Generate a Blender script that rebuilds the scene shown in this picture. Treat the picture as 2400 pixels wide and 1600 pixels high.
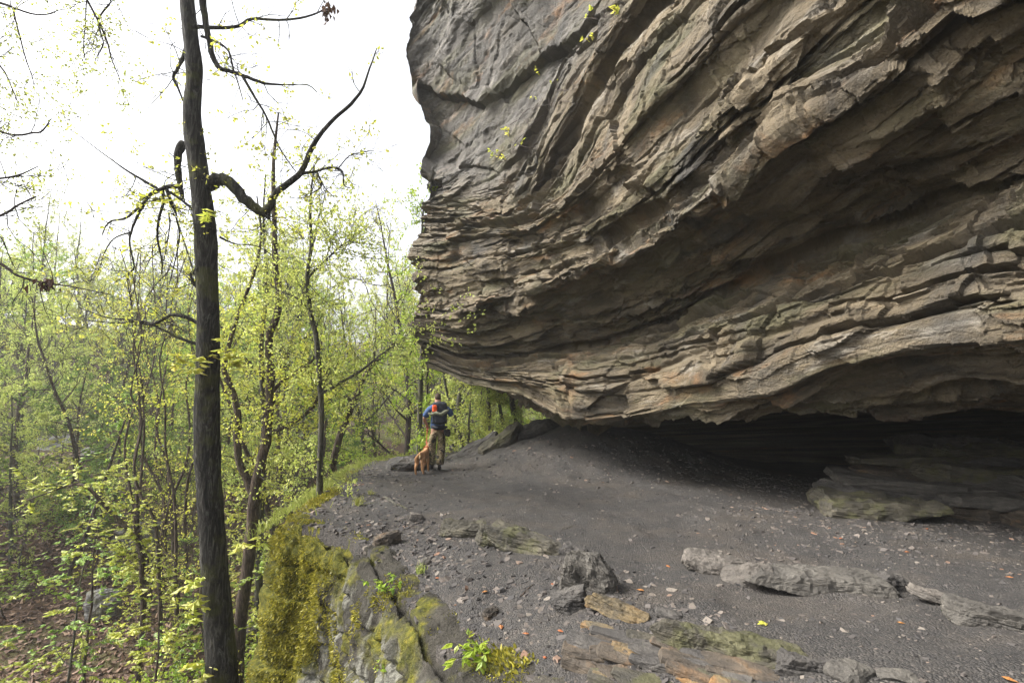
import bpy, bmesh, math, random
import numpy as np
from mathutils import Vector, Matrix

# ------------------------------------------------------------------ camera, sky, sun, exposure
scene = bpy.context.scene
for o in list(bpy.data.objects):
    bpy.data.objects.remove(o)
COL = scene.collection
PITCH = math.atan(135 / 1200)
CAM = np.array([0.0, 0.0, 1.65])
cam_data = bpy.data.cameras.new('camera')
cam_data.lens = 18.0
cam_data.sensor_width = 36.0
cam_data.clip_start = 0.05
cam_data.clip_end = 3000
cam = bpy.data.objects.new('camera', cam_data)
cam.location = CAM
cam.rotation_euler = (math.pi / 2 + PITCH, 0, 0)
COL.objects.link(cam)
scene.camera = cam

SUN_ELEV, SUN_AZ = math.radians(44), math.radians(-96)   # azimuth from +Y, clockwise: the light comes from the left
world = bpy.data.worlds.new('World')
scene.world = world
world.use_nodes = True
wn = world.node_tree
wn.nodes.clear()
sky = wn.nodes.new('ShaderNodeTexSky')
sky.sky_type = 'NISHITA'
sky.sun_disc = False
sky.sun_elevation = SUN_ELEV
sky.sun_rotation = SUN_AZ
sky.air_density = 1.0
sky.dust_density = 6.0
sky.ozone_density = 1.0
hsv = wn.nodes.new('ShaderNodeHueSaturation')
hsv.inputs['Saturation'].default_value = 0.22           # an overcast, whitish sky
bg = wn.nodes.new('ShaderNodeBackground')
bg.inputs['Strength'].default_value = 0.078
wo = wn.nodes.new('ShaderNodeOutputWorld')
wn.links.new(sky.outputs[0], hsv.inputs['Color'])
wn.links.new(hsv.outputs[0], bg.inputs['Color'])
wn.links.new(bg.outputs[0], wo.inputs['Surface'])

sun_data = bpy.data.lights.new('sun', 'SUN')
sun_data.energy = 1.5
sun_data.angle = math.radians(26)
sun_data.color = (1.0, 0.95, 0.86)
sun = bpy.data.objects.new('sun', sun_data)
sd = Vector((math.sin(SUN_AZ) * math.cos(SUN_ELEV), math.cos(SUN_AZ) * math.cos(SUN_ELEV), math.sin(SUN_ELEV)))
sun.rotation_euler = sd.to_track_quat('Z', 'Y').to_euler()
sun.location = (-20, 10, 30)
COL.objects.link(sun)

vs = scene.view_settings
vs.view_transform = 'Standard'
vs.look = 'None'
vs.exposure = 2.5
vs.gamma = 1.0
vs.use_curve_mapping = False
scene.render.engine = 'CYCLES'
cy = scene.cycles
cy.use_denoising = True
try:
    cy.denoiser = 'OPENIMAGEDENOISE'
except Exception:
    pass
cy.max_bounces = 6
cy.diffuse_bounces = 4
cy.glossy_bounces = 2
cy.transmission_bounces = 4
cy.transparent_max_bounces = 4
cy.sample_clamp_indirect = 6

# ------------------------------------------------------------------ helpers
cP, sP = math.cos(PITCH), math.sin(PITCH)
FWD = np.array([0, cP, sP]); UPV = np.array([0, -sP, cP]); RGT = np.array([1.0, 0, 0])

def px(u, v, s):
    """photo pixel (2400x1600) and depth along the view axis, in metres, to a world point"""
    return CAM + s * (FWD + RGT * ((u - 1200) / 1200) + UPV * ((800 - v) / 1200))

def hit(u, v, z=0.0):
    """photo pixel to the point where its ray meets the level z"""
    d = FWD + RGT * ((u - 1200) / 1200) + UPV * ((800 - v) / 1200)
    return CAM + d * ((z - CAM[2]) / d[2])

def _hash(ix, iy, iz, seed):
    h = (ix.astype(np.int64) * 374761393 + iy.astype(np.int64) * 668265263 + iz.astype(np.int64) * 2147483647 + seed * 974634777)
    h = h.astype(np.uint32)
    h = (h ^ (h >> np.uint32(13))) * np.uint32(1274126177)
    h = (h ^ (h >> np.uint32(16))) * np.uint32(2246822519)
    h = h ^ (h >> np.uint32(15))
    return h.astype(np.float64) / 4294967295.0

def vnoise(x, y, z=0.0, seed=0):
    """smooth value noise in -1..1"""
    x = np.asarray(x, float); y = np.asarray(y, float) + 0 * x; z = np.asarray(z, float) + 0 * x
    x0 = np.floor(x); y0 = np.floor(y); z0 = np.floor(z)
    fx = x - x0; fy = y - y0; fz = z - z0
    fx = fx * fx * fx * (fx * (fx * 6 - 15) + 10); fy = fy * fy * fy * (fy * (fy * 6 - 15) + 10); fz = fz * fz * (3 - 2 * fz)
    r = 0
    for i in (0, 1):
        wx = fx if i else 1 - fx
        for j in (0, 1):
            wy = fy if j else 1 - fy
            for k in (0, 1):
                wz = fz if k else 1 - fz
                r = r + wx * wy * wz * _hash(x0 + i, y0 + j, z0 + k, seed)
    return r * 2 - 1

def fbm(x, y, z=0.0, octaves=4, seed=0, gain=0.5):
    a, t, f = 1.0, 0, 1.0
    tot = 0
    for o in range(octaves):
        t = t + a * vnoise(np.asarray(x) * f, np.asarray(y) * f, np.asarray(z) * f, seed + o * 17)
        tot += a; a *= gain; f *= 2.03
    return t / tot

def hash1(i, seed=0):
    i = np.asarray(i)
    return _hash(i, i * 0 + 7, i * 0 + 3, seed)

def sstep(a, b, x):
    t = np.clip((np.asarray(x, float) - a) / (b - a), 0, 1)
    return t * t * (3 - 2 * t)

def voronoi(x, y, seed=0):
    """nearest jittered cell: (random of the cell, dx, dy, distance to border approx)"""
    xi = np.floor(x); yi = np.floor(y)
    d1 = np.full(x.shape, 9.0); d2 = np.full(x.shape, 9.0)
    rid = np.zeros(x.shape); bx = np.zeros(x.shape); by = np.zeros(x.shape)
    for i in (-1, 0, 1):
        for j in (-1, 0, 1):
            cx = xi + i; cy_ = yi + j
            jx = cx + _hash(cx, cy_, cx * 0, seed + 1); jy = cy_ + _hash(cx, cy_, cx * 0, seed + 2)
            dx = x - jx; dy = y - jy
            d = np.sqrt(dx * dx + dy * dy)
            n = d < d1
            d2 = np.where(n, d1, np.minimum(d2, d))
            rid = np.where(n, _hash(cx, cy_, cx * 0, seed + 3), rid)
            bx = np.where(n, dx, bx); by = np.where(n, dy, by)
            d1 = np.where(n, d, d1)
    return rid, bx, by, d2 - d1

def make_mesh(name, V, F=None, quads=None, tris=None, uv=None, smooth=True, mats=(), fmat=None):
    me = bpy.data.meshes.new(name)
    V = np.ascontiguousarray(V, dtype=np.float32).reshape(-1, 3)
    me.vertices.add(len(V)); me.vertices.foreach_set('co', V.ravel())
    parts, tot = [], []
    if quads is not None and len(quads):
        q = np.asarray(quads, dtype=np.int32).reshape(-1, 4); parts.append(q.ravel()); tot.append(np.full(len(q), 4, np.int32))
    if tris is not None and len(tris):
        t = np.asarray(tris, dtype=np.int32).reshape(-1, 3); parts.append(t.ravel()); tot.append(np.full(len(t), 3, np.int32))
    loops = np.concatenate(parts); tot = np.concatenate(tot)
    me.loops.add(len(loops)); me.loops.foreach_set('vertex_index', loops)
    start = np.concatenate([[0], np.cumsum(tot)[:-1]]).astype(np.int32)
    me.polygons.add(len(tot)); me.polygons.foreach_set('loop_start', start)
    me.polygons.foreach_set('use_smooth', np.full(len(tot), bool(smooth)))
    if fmat is not None:
        me.polygons.foreach_set('material_index', np.asarray(fmat, np.int32))
    if uv is not None:
        l = me.uv_layers.new(name='UVMap')
        l.data.foreach_set('uv', np.asarray(uv, np.float32)[loops].ravel())
    for m in mats: me.materials.append(m)
    me.update(calc_edges=True)
    me.validate()
    return me

def grid_quads(nu, nv):
    i = np.arange(nu - 1)[:, None] * nv + np.arange(nv - 1)[None, :]
    return np.stack([i, i + nv, i + nv + 1, i + 1], -1).reshape(-1, 4)

def link(name, me, parent=None, loc=None):
    o = bpy.data.objects.new(name, me)
    COL.objects.link(o)
    if parent is not None: o.parent = parent
    if loc is not None: o.location = loc
    return o

def tag(o, label=None, cat=None, group=None, kind=None):
    if label: o['label'] = label
    if cat: o['category'] = cat
    if group: o['group'] = group
    if kind: o['kind'] = kind
    return o

def empty(name, loc=(0, 0, 0), rz=0.0):
    o = bpy.data.objects.new(name, None)
    o.empty_display_size = 0.2
    o.location = loc; o.rotation_euler = (0, 0, rz)
    COL.objects.link(o)
    return o

def copy_tree(o, parent=None):
    c = o.copy(); COL.objects.link(c); c.parent = parent
    for ch in o.children: copy_tree(ch, c)
    return c

# ------------------------------------------------------------------ materials
class NT:
    def __init__(self, name):
        self.m = bpy.data.materials.new(name); self.m.use_nodes = True
        self.t = self.m.node_tree; self.t.nodes.clear()
        self.out = self.t.nodes.new('ShaderNodeOutputMaterial')
    def n(self, typ, ins=None, **kw):
        nd = self.t.nodes.new('ShaderNode' + typ)
        for k, v in kw.items(): setattr(nd, k, v)
        for k, v in (ins or {}).items():
            self.set(nd, k, v)
        return nd
    def set(self, nd, k, v):
        s = nd.inputs[k]
        if isinstance(v, bpy.types.NodeSocket): self.t.links.new(v, s)
        elif isinstance(v, bpy.types.Node): self.t.links.new(v.outputs[0], s)
        else: s.default_value = v
    def noise(self, vec, scale, detail=6, rough=0.55, dist=0.0):
        return self.n('TexNoise', {'Vector': vec, 'Scale': scale, 'Detail': detail, 'Roughness': rough, 'Distortion': dist}).outputs[0]
    def ramp(self, fac, stops, interp='LINEAR'):
        r = self.n('ValToRGB', {'Fac': fac}); cr = r.color_ramp; cr.interpolation = interp
        while len(cr.elements) < len(stops): cr.elements.new(0.5)
        for e, (p, c) in zip(cr.elements, stops):
            e.position = p; e.color = (*c, 1) if len(c) == 3 else c
        return r.outputs[0]
    def rampv(self, fac, a, b):
        r = self.n('MapRange', {'Value': fac, 'From Min': a, 'From Max': b}); return r.outputs[0]
    def mix(self, fac, a, b, mode='MIX'):
        m = self.n('MixRGB', {'Fac': fac, 'Color1': a if not isinstance(a, tuple) else (*a, 1), 'Color2': b if not isinstance(b, tuple) else (*b, 1)}, blend_type=mode); return m.outputs[0]
    def math(self, op, a, b=0.0, clamp=False):
        m = self.n('Math', {0: a, 1: b}, operation=op); m.use_clamp = clamp; return m.outputs[0]
    def mapping(self, vec, scale=(1, 1, 1), rot=(0, 0, 0)):
        return self.n('Mapping', {'Vector': vec, 'Scale': scale, 'Rotation': rot}).outputs[0]
    def bump(self, h, strength=0.5, dist=0.02, normal=None):
        b = self.n('Bump', {'Height': h, 'Strength': strength, 'Distance': dist})
        if normal is not None: self.set(b, 'Normal', normal)
        return b.outputs[0]
    def principled(self, color, rough=0.9, normal=None, spec=0.3, **kw):
        p = self.n('BsdfPrincipled', {'Base Color': color if not isinstance(color, tuple) else (*color, 1), 'Roughness': rough, 'Specular IOR Level': spec})
        for k, v in kw.items(): self.set(p, k, v)
        if normal is not None: self.set(p, 'Normal', normal)
        self.t.links.new(p.outputs[0], self.out.inputs['Surface'])
        return self.m
    def geo(self, name='Position'):
        return self.n('NewGeometry').outputs[name]
    def tc(self, name='Object'):
        return self.n('TexCoord').outputs[name]

M = {}
def plain(name, col, rough=0.8, spec=0.3, scale=30, amt=0.25, bump=0.2):
    t = NT(name); v = t.tc('Object')
    n = t.noise(v, scale, 4)
    lo = tuple(c * (1 - amt) for c in col); hi = tuple(min(1, c * (1 + amt)) for c in col)
    M[name] = t.principled(t.ramp(n, [(0.3, lo), (0.7, hi)]), rough, t.bump(n, bump, 0.01), spec)
    return M[name]
# ---- rock of the cliff (UV: metres along the wall, metres up the profile)
def cliff_material():
    t = NT('cliff_sandstone')
    uv = t.tc('UV'); pos = t.geo()
    band = t.mapping(uv, (0.9, 3.2, 1))
    thin = t.mapping(uv, (1.6, 16.0, 1))
    nb = t.noise(band, 1.0, 5, 0.6, 0.6)
    nt = t.noise(thin, 1.0, 5, 0.65, 0.4)
    ng = t.noise(pos, 3.0, 5, 0.68)
    nf = t.noise(pos, 34.0, 4, 0.7)
    base = t.ramp(nb, [(0.28, (0.036, 0.028, 0.016)), (0.45, (0.10, 0.076, 0.044)), (0.58, (0.182, 0.142, 0.086)), (0.75, (0.30, 0.244, 0.165))])
    grey = t.ramp(ng, [(0.3, (0.046, 0.045, 0.044)), (0.55, (0.108, 0.104, 0.099)), (0.75, (0.18, 0.171, 0.16))])
    sep = t.n('SeparateXYZ', {'Vector': uv})
    up = t.math('ADD', t.rampv(sep.outputs[1], 14.2, 16.2), t.math('MULTIPLY', t.math('SUBTRACT', t.noise(pos, 0.7, 4), 0.5), 1.6))
    col = t.mix(t.math('MINIMUM', t.math('MAXIMUM', up, 0.0), 0.85), base, grey)
    # thin bedding lines, fading out on the massive upper wall
    upc = t.math('MINIMUM', t.math('MAXIMUM', up, 0.0), 1.0)
    nt = t.mix(t.math('MULTIPLY', upc, 0.85), nt, (0.6, 0.6, 0.6))
    col = t.mix(t.rampv(nt, 0.36, 0.62), t.mix(0.3, col, (0.06, 0.055, 0.045)), col)
    # rust
    nr = t.noise(t.mapping(uv, (0.45, 1.5, 1)), 1.0, 5, 0.62, 0.9)
    rust = t.math('MULTIPLY', t.rampv(nr, 0.56, 0.68), t.rampv(ng, 0.35, 0.62))
    col = t.mix(t.math('MULTIPLY', rust, 0.72), col, (0.36, 0.18, 0.068))
    # pale lichen crust
    nl = t.noise(t.mapping(uv, (0.7, 1.9, 1)), 1.3, 5, 0.66)
    col = t.mix(t.math('MULTIPLY', t.rampv(nl, 0.57, 0.68), 0.5), col, (0.40, 0.37, 0.32))
    # green algae in broad films
    na = t.noise(t.mapping(uv, (0.35, 1.1, 1)), 1.7, 5, 0.6)
    col = t.mix(t.math('MULTIPLY', t.rampv(na, 0.50, 0.66), 0.55), col, (0.088, 0.086, 0.034))
    # water-blackened seeps
    nd = t.noise(t.mapping(uv, (0.8, 0.5, 1)), 1.0, 5, 0.6, 1.0)
    col = t.mix(t.math('MULTIPLY', t.rampv(nd, 0.55, 0.70), 0.75), col, (0.035, 0.035, 0.034))
    col = t.mix(t.rampv(nf, 0.2, 0.75), t.mix(0.45, col, (0.05, 0.045, 0.04)), col)
    h = t.math('ADD', t.math('MULTIPLY', nt, 0.25), t.math('MULTIPLY', nf, 1.0))
    h = t.math('ADD', h, t.math('MULTIPLY', t.noise(pos, 9.0, 5, 0.7), 1.3))
    M['cliff'] = t.principled(col, 0.82, t.bump(h, 0.9, 0.05), 0.35)
cliff_material()

def stone_material(name, a, b, c, rust=0.0, scale=1.0, moss=0.0):
    t = NT(name); v = t.tc('Object'); pos = t.geo()
    n1 = t.noise(pos, 2.5 * scale, 5, 0.66)
    lay = t.noise(t.mapping(v, (2.5, 2.5, 20)), 1.0 * scale, 5, 0.65, 0.9)
    nf = t.noise(pos, 45, 6, 0.7)
    col = t.ramp(n1, [(0.32, a), (0.52, b), (0.72, c)])
    col = t.mix(t.rampv(lay, 0.35, 0.6), t.mix(0.55, col, (0.03, 0.028, 0.026)), col)
    if rust:
        nr = t.noise(pos, 5, 5, 0.6, 0.5)
        col = t.mix(t.math('MULTIPLY', t.rampv(nr, 0.55, 0.68), rust), col, (0.24, 0.125, 0.045))
    if moss:
        nm = t.noise(pos, 4.0, 5, 0.6)
        col = t.mix(t.math('MULTIPLY', t.rampv(nm, 0.5, 0.6), moss), col, (0.10, 0.105, 0.02))
    col = t.mix(t.rampv(nf, 0.25, 0.7), t.mix(0.4, col, (0.03, 0.03, 0.03)), col)
    h = t.math('ADD', t.math('ADD', t.math('MULTIPLY', lay, 0.8), t.math('MULTIPLY', nf, 0.6)), t.math('MULTIPLY', t.noise(pos, 12, 5, 0.7), 0.9))
    M[name] = t.principled(col, 0.8, t.bump(h, 0.9, 0.03), 0.35)
stone_material('stone_grey', (0.05, 0.045, 0.039), (0.10, 0.091, 0.078), (0.17, 0.156, 0.135))
stone_material('stone_pale', (0.07, 0.061, 0.052), (0.14, 0.123, 0.106), (0.21, 0.187, 0.163))
stone_material('stone_brown', (0.032, 0.025, 0.018), (0.09, 0.069, 0.048), (0.175, 0.135, 0.095), rust=0.35)
stone_material('stone_olive', (0.032, 0.029, 0.02), (0.085, 0.075, 0.052), (0.17, 0.152, 0.108), moss=0.35)
stone_material('stone_dark', (0.03, 0.028, 0.027), (0.075, 0.068, 0.062), (0.17, 0.155, 0.135))
stone_material('stone_ochre', (0.08, 0.068, 0.045), (0.20, 0.145, 0.07), (0.34, 0.21, 0.085), rust=0.8)
stone_material('stone_far', (0.10, 0.10, 0.10), (0.22, 0.215, 0.21), (0.34, 0.33, 0.32), moss=0.5)

def ground_material():
    t = NT('shale_gravel'); pos = t.geo()
    big = t.noise(pos, 0.55, 6, 0.6)
    mid = t.noise(pos, 4.0, 5, 0.65)
    fin = t.noise(pos, 60, 4, 0.75)
    vor = t.n('TexVoronoi', {'Vector': pos, 'Scale': 70.0, 'Randomness': 1.0})
    vc = t.n('SeparateColor', {'Color': vor.outputs['Color']}).outputs[0]
    col = t.ramp(mid, [(0.3, (0.027, 0.025, 0.024)), (0.52, (0.049, 0.045, 0.041)), (0.75, (0.082, 0.073, 0.063))])
    col = t.mix(t.rampv(big, 0.50, 0.68), col, t.mix(0.6, col, (0.13, 0.105, 0.08)))
    warm = t.noise(t.mapping(pos, (0.55, 0.9, 1), (0, 0, 0.35)), 1.0, 5, 0.62, 0.6)
    col = t.mix(t.math('MULTIPLY', t.rampv(warm, 0.52, 0.66), 0.8), col, (0.092, 0.073, 0.053))
    damp = t.noise(t.mapping(pos, (0.8, 0.35, 1), (0, 0, -0.3)), 1.0, 5, 0.6, 0.8)
    col = t.mix(t.math('MULTIPLY', t.rampv(damp, 0.55, 0.68), 0.55), col, (0.026, 0.025, 0.026))
    chips = t.ramp(vc, [(0.0, (0.02, 0.02, 0.021)), (0.45, (0.052, 0.049, 0.048)), (0.8, (0.095, 0.087, 0.08)), (1.0, (0.16, 0.142, 0.122))])
    col = t.mix(0.36, col, chips)
    col = t.mix(t.rampv(fin, 0.3, 0.7), t.mix(0.5, col, (0.025, 0.025, 0.027)), col)
    h = t.math('ADD', t.math('MULTIPLY', vor.outputs['Distance'], -0.9), t.math('ADD', t.math('MULTIPLY', fin, 0.7), t.math('MULTIPLY', mid, 1.2)))
    M['gravel'] = t.principled(col, 0.85, t.bump(h, 0.8, 0.03), 0.3)
ground_material()

def chip_material(name, stops):
    t = NT(name)
    r = t.geo('Random Per Island')
    col = t.ramp(r, stops)
    n = t.noise(t.geo(), 60, 4)
    col = t.mix(t.rampv(n, 0.3, 0.7), t.mix(0.35, col, (0.03, 0.03, 0.03)), col)
    M[name] = t.principled(col, 0.75, None, 0.4)
chip_material('shale_chips', [(0.0, (0.028, 0.026, 0.026)), (0.35, (0.052, 0.047, 0.045)), (0.62, (0.085, 0.073, 0.066)), (0.85, (0.115, 0.094, 0.08)), (0.975, (0.17, 0.148, 0.125)), (1.0, (0.20, 0.11, 0.07))])
chip_material('leaf_litter', [(0.0, (0.06, 0.033, 0.022)), (0.3, (0.105, 0.058, 0.036)), (0.6, (0.15, 0.085, 0.052)), (0.85, (0.21, 0.13, 0.08)), (1.0, (0.29, 0.20, 0.13))])

def floor_material():
    t = NT('forest_soil'); pos = t.geo()
    n = t.noise(pos, 1.2, 5, 0.7); f = t.noise(pos, 22, 6, 0.7); g = t.noise(pos, 0.22, 5, 0.65)
    col = t.ramp(n, [(0.3, (0.035, 0.024, 0.017)), (0.55, (0.085, 0.052, 0.034)), (0.75, (0.14, 0.092, 0.062))])
    col = t.mix(t.rampv(f, 0.3, 0.7), t.mix(0.5, col, (0.02, 0.015, 0.012)), col)
    col = t.mix(t.math('MULTIPLY', t.rampv(g, 0.46, 0.62), 0.75), col, (0.085, 0.11, 0.025))
    M['soil'] = t.principled(col, 0.95, t.bump(t.math('ADD', n, f), 0.8, 0.08), 0.2)
floor_material()

def bark_material(name, dark, mid, pale, moss):
    t = NT(name); v = t.tc('Object'); pos = t.geo()
    rid = t.noise(t.mapping(v, (16, 16, 2.6)), 1.0, 5, 0.72, 1.6)
    pat = t.noise(pos, 2.2, 6, 0.6)
    col = t.ramp(rid, [(0.40, dark), (0.52, mid), (0.66, pale)])
    if moss:
        col = t.mix(t.math('MULTIPLY', t.rampv(pat, 0.50, 0.63), moss), col, (0.095, 0.10, 0.02))
    M[name] = t.principled(col, 0.9, t.bump(rid, 1.0, 0.06), 0.25)
bark_material('bark_main', (0.006, 0.006, 0.005), (0.024, 0.022, 0.019), (0.10, 0.096, 0.086), 0.45)
bark_material('bark_brown', (0.03, 0.022, 0.017), (0.075, 0.055, 0.042), (0.15, 0.115, 0.09), 0.15)
bark_material('bark_grey', (0.035, 0.034, 0.028), (0.085, 0.08, 0.065), (0.17, 0.16, 0.135), 0.35)
bark_material('bark_twig', (0.028, 0.022, 0.02), (0.055, 0.042, 0.038), (0.10, 0.075, 0.065), 0.0)

def leaf_material(name, a, b, c, trans=0.55):
    t = NT(name)
    r = t.geo('Random Per Island')
    col = t.ramp(r, [(0.0, a), (0.5, b), (1.0, c)])
    oi = t.n('ObjectInfo')
    col2 = t.n('HueSaturation', {'Hue': t.rampv_to(oi.outputs['Random'], 0.485, 0.512) if hasattr(t, 'rampv_to') else 0.5, 'Saturation': 1.0, 'Value': 1.0, 'Color': col}).outputs[0]
    d = t.n('BsdfDiffuse', {'Color': col2})
    tr = t.n('BsdfTranslucent', {'Color': col2})
    g = t.n('BsdfGlossy', {'Roughness': 0.45, 'Color': (1, 1, 1, 1)})
    m1 = t.n('MixShader', {0: trans, 1: d.outputs[0], 2: tr.outputs[0]})
    m2 = t.n('MixShader', {0: 0.025, 1: m1.outputs[0], 2: g.outputs[0]})
    t.t.links.new(m2.outputs[0], t.out.inputs['Surface'])
    M[name] = t.m
NT.rampv_to = lambda self, f, a, b: self.n('MapRange', {'Value': f, 'To Min': a, 'To Max': b}).outputs[0]
leaf_material('leaf_pale', (0.32, 0.39, 0.08), (0.40, 0.47, 0.11), (0.50, 0.53, 0.17))
leaf_material('leaf_bright', (0.18, 0.29, 0.035), (0.26, 0.39, 0.045), (0.37, 0.46, 0.06))
leaf_material('leaf_yellow', (0.38, 0.42, 0.05), (0.47, 0.51, 0.07), (0.55, 0.52, 0.12))
leaf_material('leaf_green', (0.09, 0.16, 0.03), (0.14, 0.23, 0.04), (0.21, 0.30, 0.05))
leaf_material('leaf_dead', (0.05, 0.028, 0.02), (0.085, 0.045, 0.03), (0.13, 0.075, 0.045), 0.3)
leaf_material('moss_blade', (0.12, 0.12, 0.014), (0.23, 0.215, 0.022), (0.36, 0.315, 0.04), 0.3)
leaf_material('grass_blade', (0.17, 0.21, 0.04), (0.26, 0.30, 0.06), (0.36, 0.37, 0.11), 0.4)
# ------------------------------------------------------------------ the cliff
def resample_px(pts, n):
    d = np.concatenate([[0], np.cumsum(np.linalg.norm(np.diff(pts, axis=0), axis=1))])
    t = np.linspace(0, d[-1], n)
    return np.stack([np.interp(t, d, pts[:, k]) for k in (0, 1)], -1)
# bedding lines as read off the photograph (pixels, from the far corner towards the viewer) and how far each stands back (m)
S_U = np.array([955, 1000, 1100, 1230, 1350, 1480, 1600, 1750, 1900, 2100, 2400, 2800]); S_S = np.array([13.0, 12.75, 12.0, 10.8, 9.6, 8.4, 7.4, 6.4, 5.65, 4.85, 4.0, 3.2])
BEDS = [
    (1.13, [(1000, 862), (1040, 874), (1087, 903), (1150, 914), (1230, 925), (1290, 962), (1350, 985), (1480, 974), (1600, 948), (1800, 917), (1940, 864), (2130, 815), (2400, 790)]),
    (1.11, [(985, 842), (1075, 878), (1150, 893), (1250, 903), (1350, 932), (1480, 928), (1600, 905), (1800, 855), (2000, 790), (2200, 735), (2400, 700)]),
    (1.13, [(978, 820), (1080, 862), (1180, 868), (1300, 868), (1460, 850), (1600, 800), (1800, 730), (2000, 655), (2200, 590), (2400, 540)]),
    (1.21, [(972, 800), (1080, 842), (1181, 845), (1300, 830), (1460, 800), (1600, 744), (1770, 645), (1906, 590), (2069, 535), (2246, 460), (2400, 418)]),
    (1.165, [(965, 780), (1100, 812), (1200, 805), (1350, 770), (1500, 725), (1650, 660), (1800, 590), (2000, 500), (2200, 420), (2400, 350)]),
    (0.92, [(958, 735), (1040, 742), (1174, 700), (1405, 612), (1600, 500), (1702, 430), (1780, 345), (1838, 296), (1967, 221), (2059, 146), (2219, 0)]),
    (0.97, [(955, 705), (1050, 690), (1200, 650), (1405, 575), (1580, 470), (1690, 375), (1790, 285), (1890, 200), (1990, 110), (2110, 0)]),
    (0.91, [(960, 660), (1100, 630), (1260, 590), (1420, 510), (1550, 400), (1660, 290), (1790, 173), (1896, 78), (1981, 0)]),
    (0.94, [(965, 620), (1100, 597), (1250, 560), (1380, 490), (1490, 390), (1590, 280), (1700, 165), (1800, 60), (1850, 0)]),
    (0.89, [(968, 585), (1100, 565), (1240, 535), (1340, 470), (1430, 365), (1530, 230), (1640, 110), (1730, 0)]),
    (0.92, [(972, 550), (1100, 535), (1230, 515), (1310, 450), (1370, 350), (1450, 215), (1560, 80), (1630, 0)]),
    (0.95, [(980, 520), (1100, 512), (1210, 495), (1262, 455), (1310, 345), (1380, 215), (1490, 60), (1530, 0)]),
    (0.91, [(985, 500), (1100, 490), (1200, 470), (1235, 446), (1269, 357), (1327, 221), (1446, 51), (1475, 0)]),
    (0.98, [(990, 470), (1080, 455), (1170, 430), (1215, 395), (1250, 300), (1310, 160), (1420, 10), (1430, 0)]),
    (1.0, [(968, 430), (1050, 400), (1120, 330), (1200, 220), (1290, 90), (1360, 0)]),
    (1.0, [(985, 330), (1040, 280), (1110, 190), (1190, 90), (1270, 0)]),
    (1.0, [(958, 220), (1020, 160), (1080, 80), (1150, 0)]),
    (1.0, [(947, 110), (990, 60), (1035, 0)]),
    (1.0, [(955, 0), (1000, -80), (1080, -200)]),
    (1.0, [(960, -170), (1000, -250), (1080, -370)])]

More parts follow.
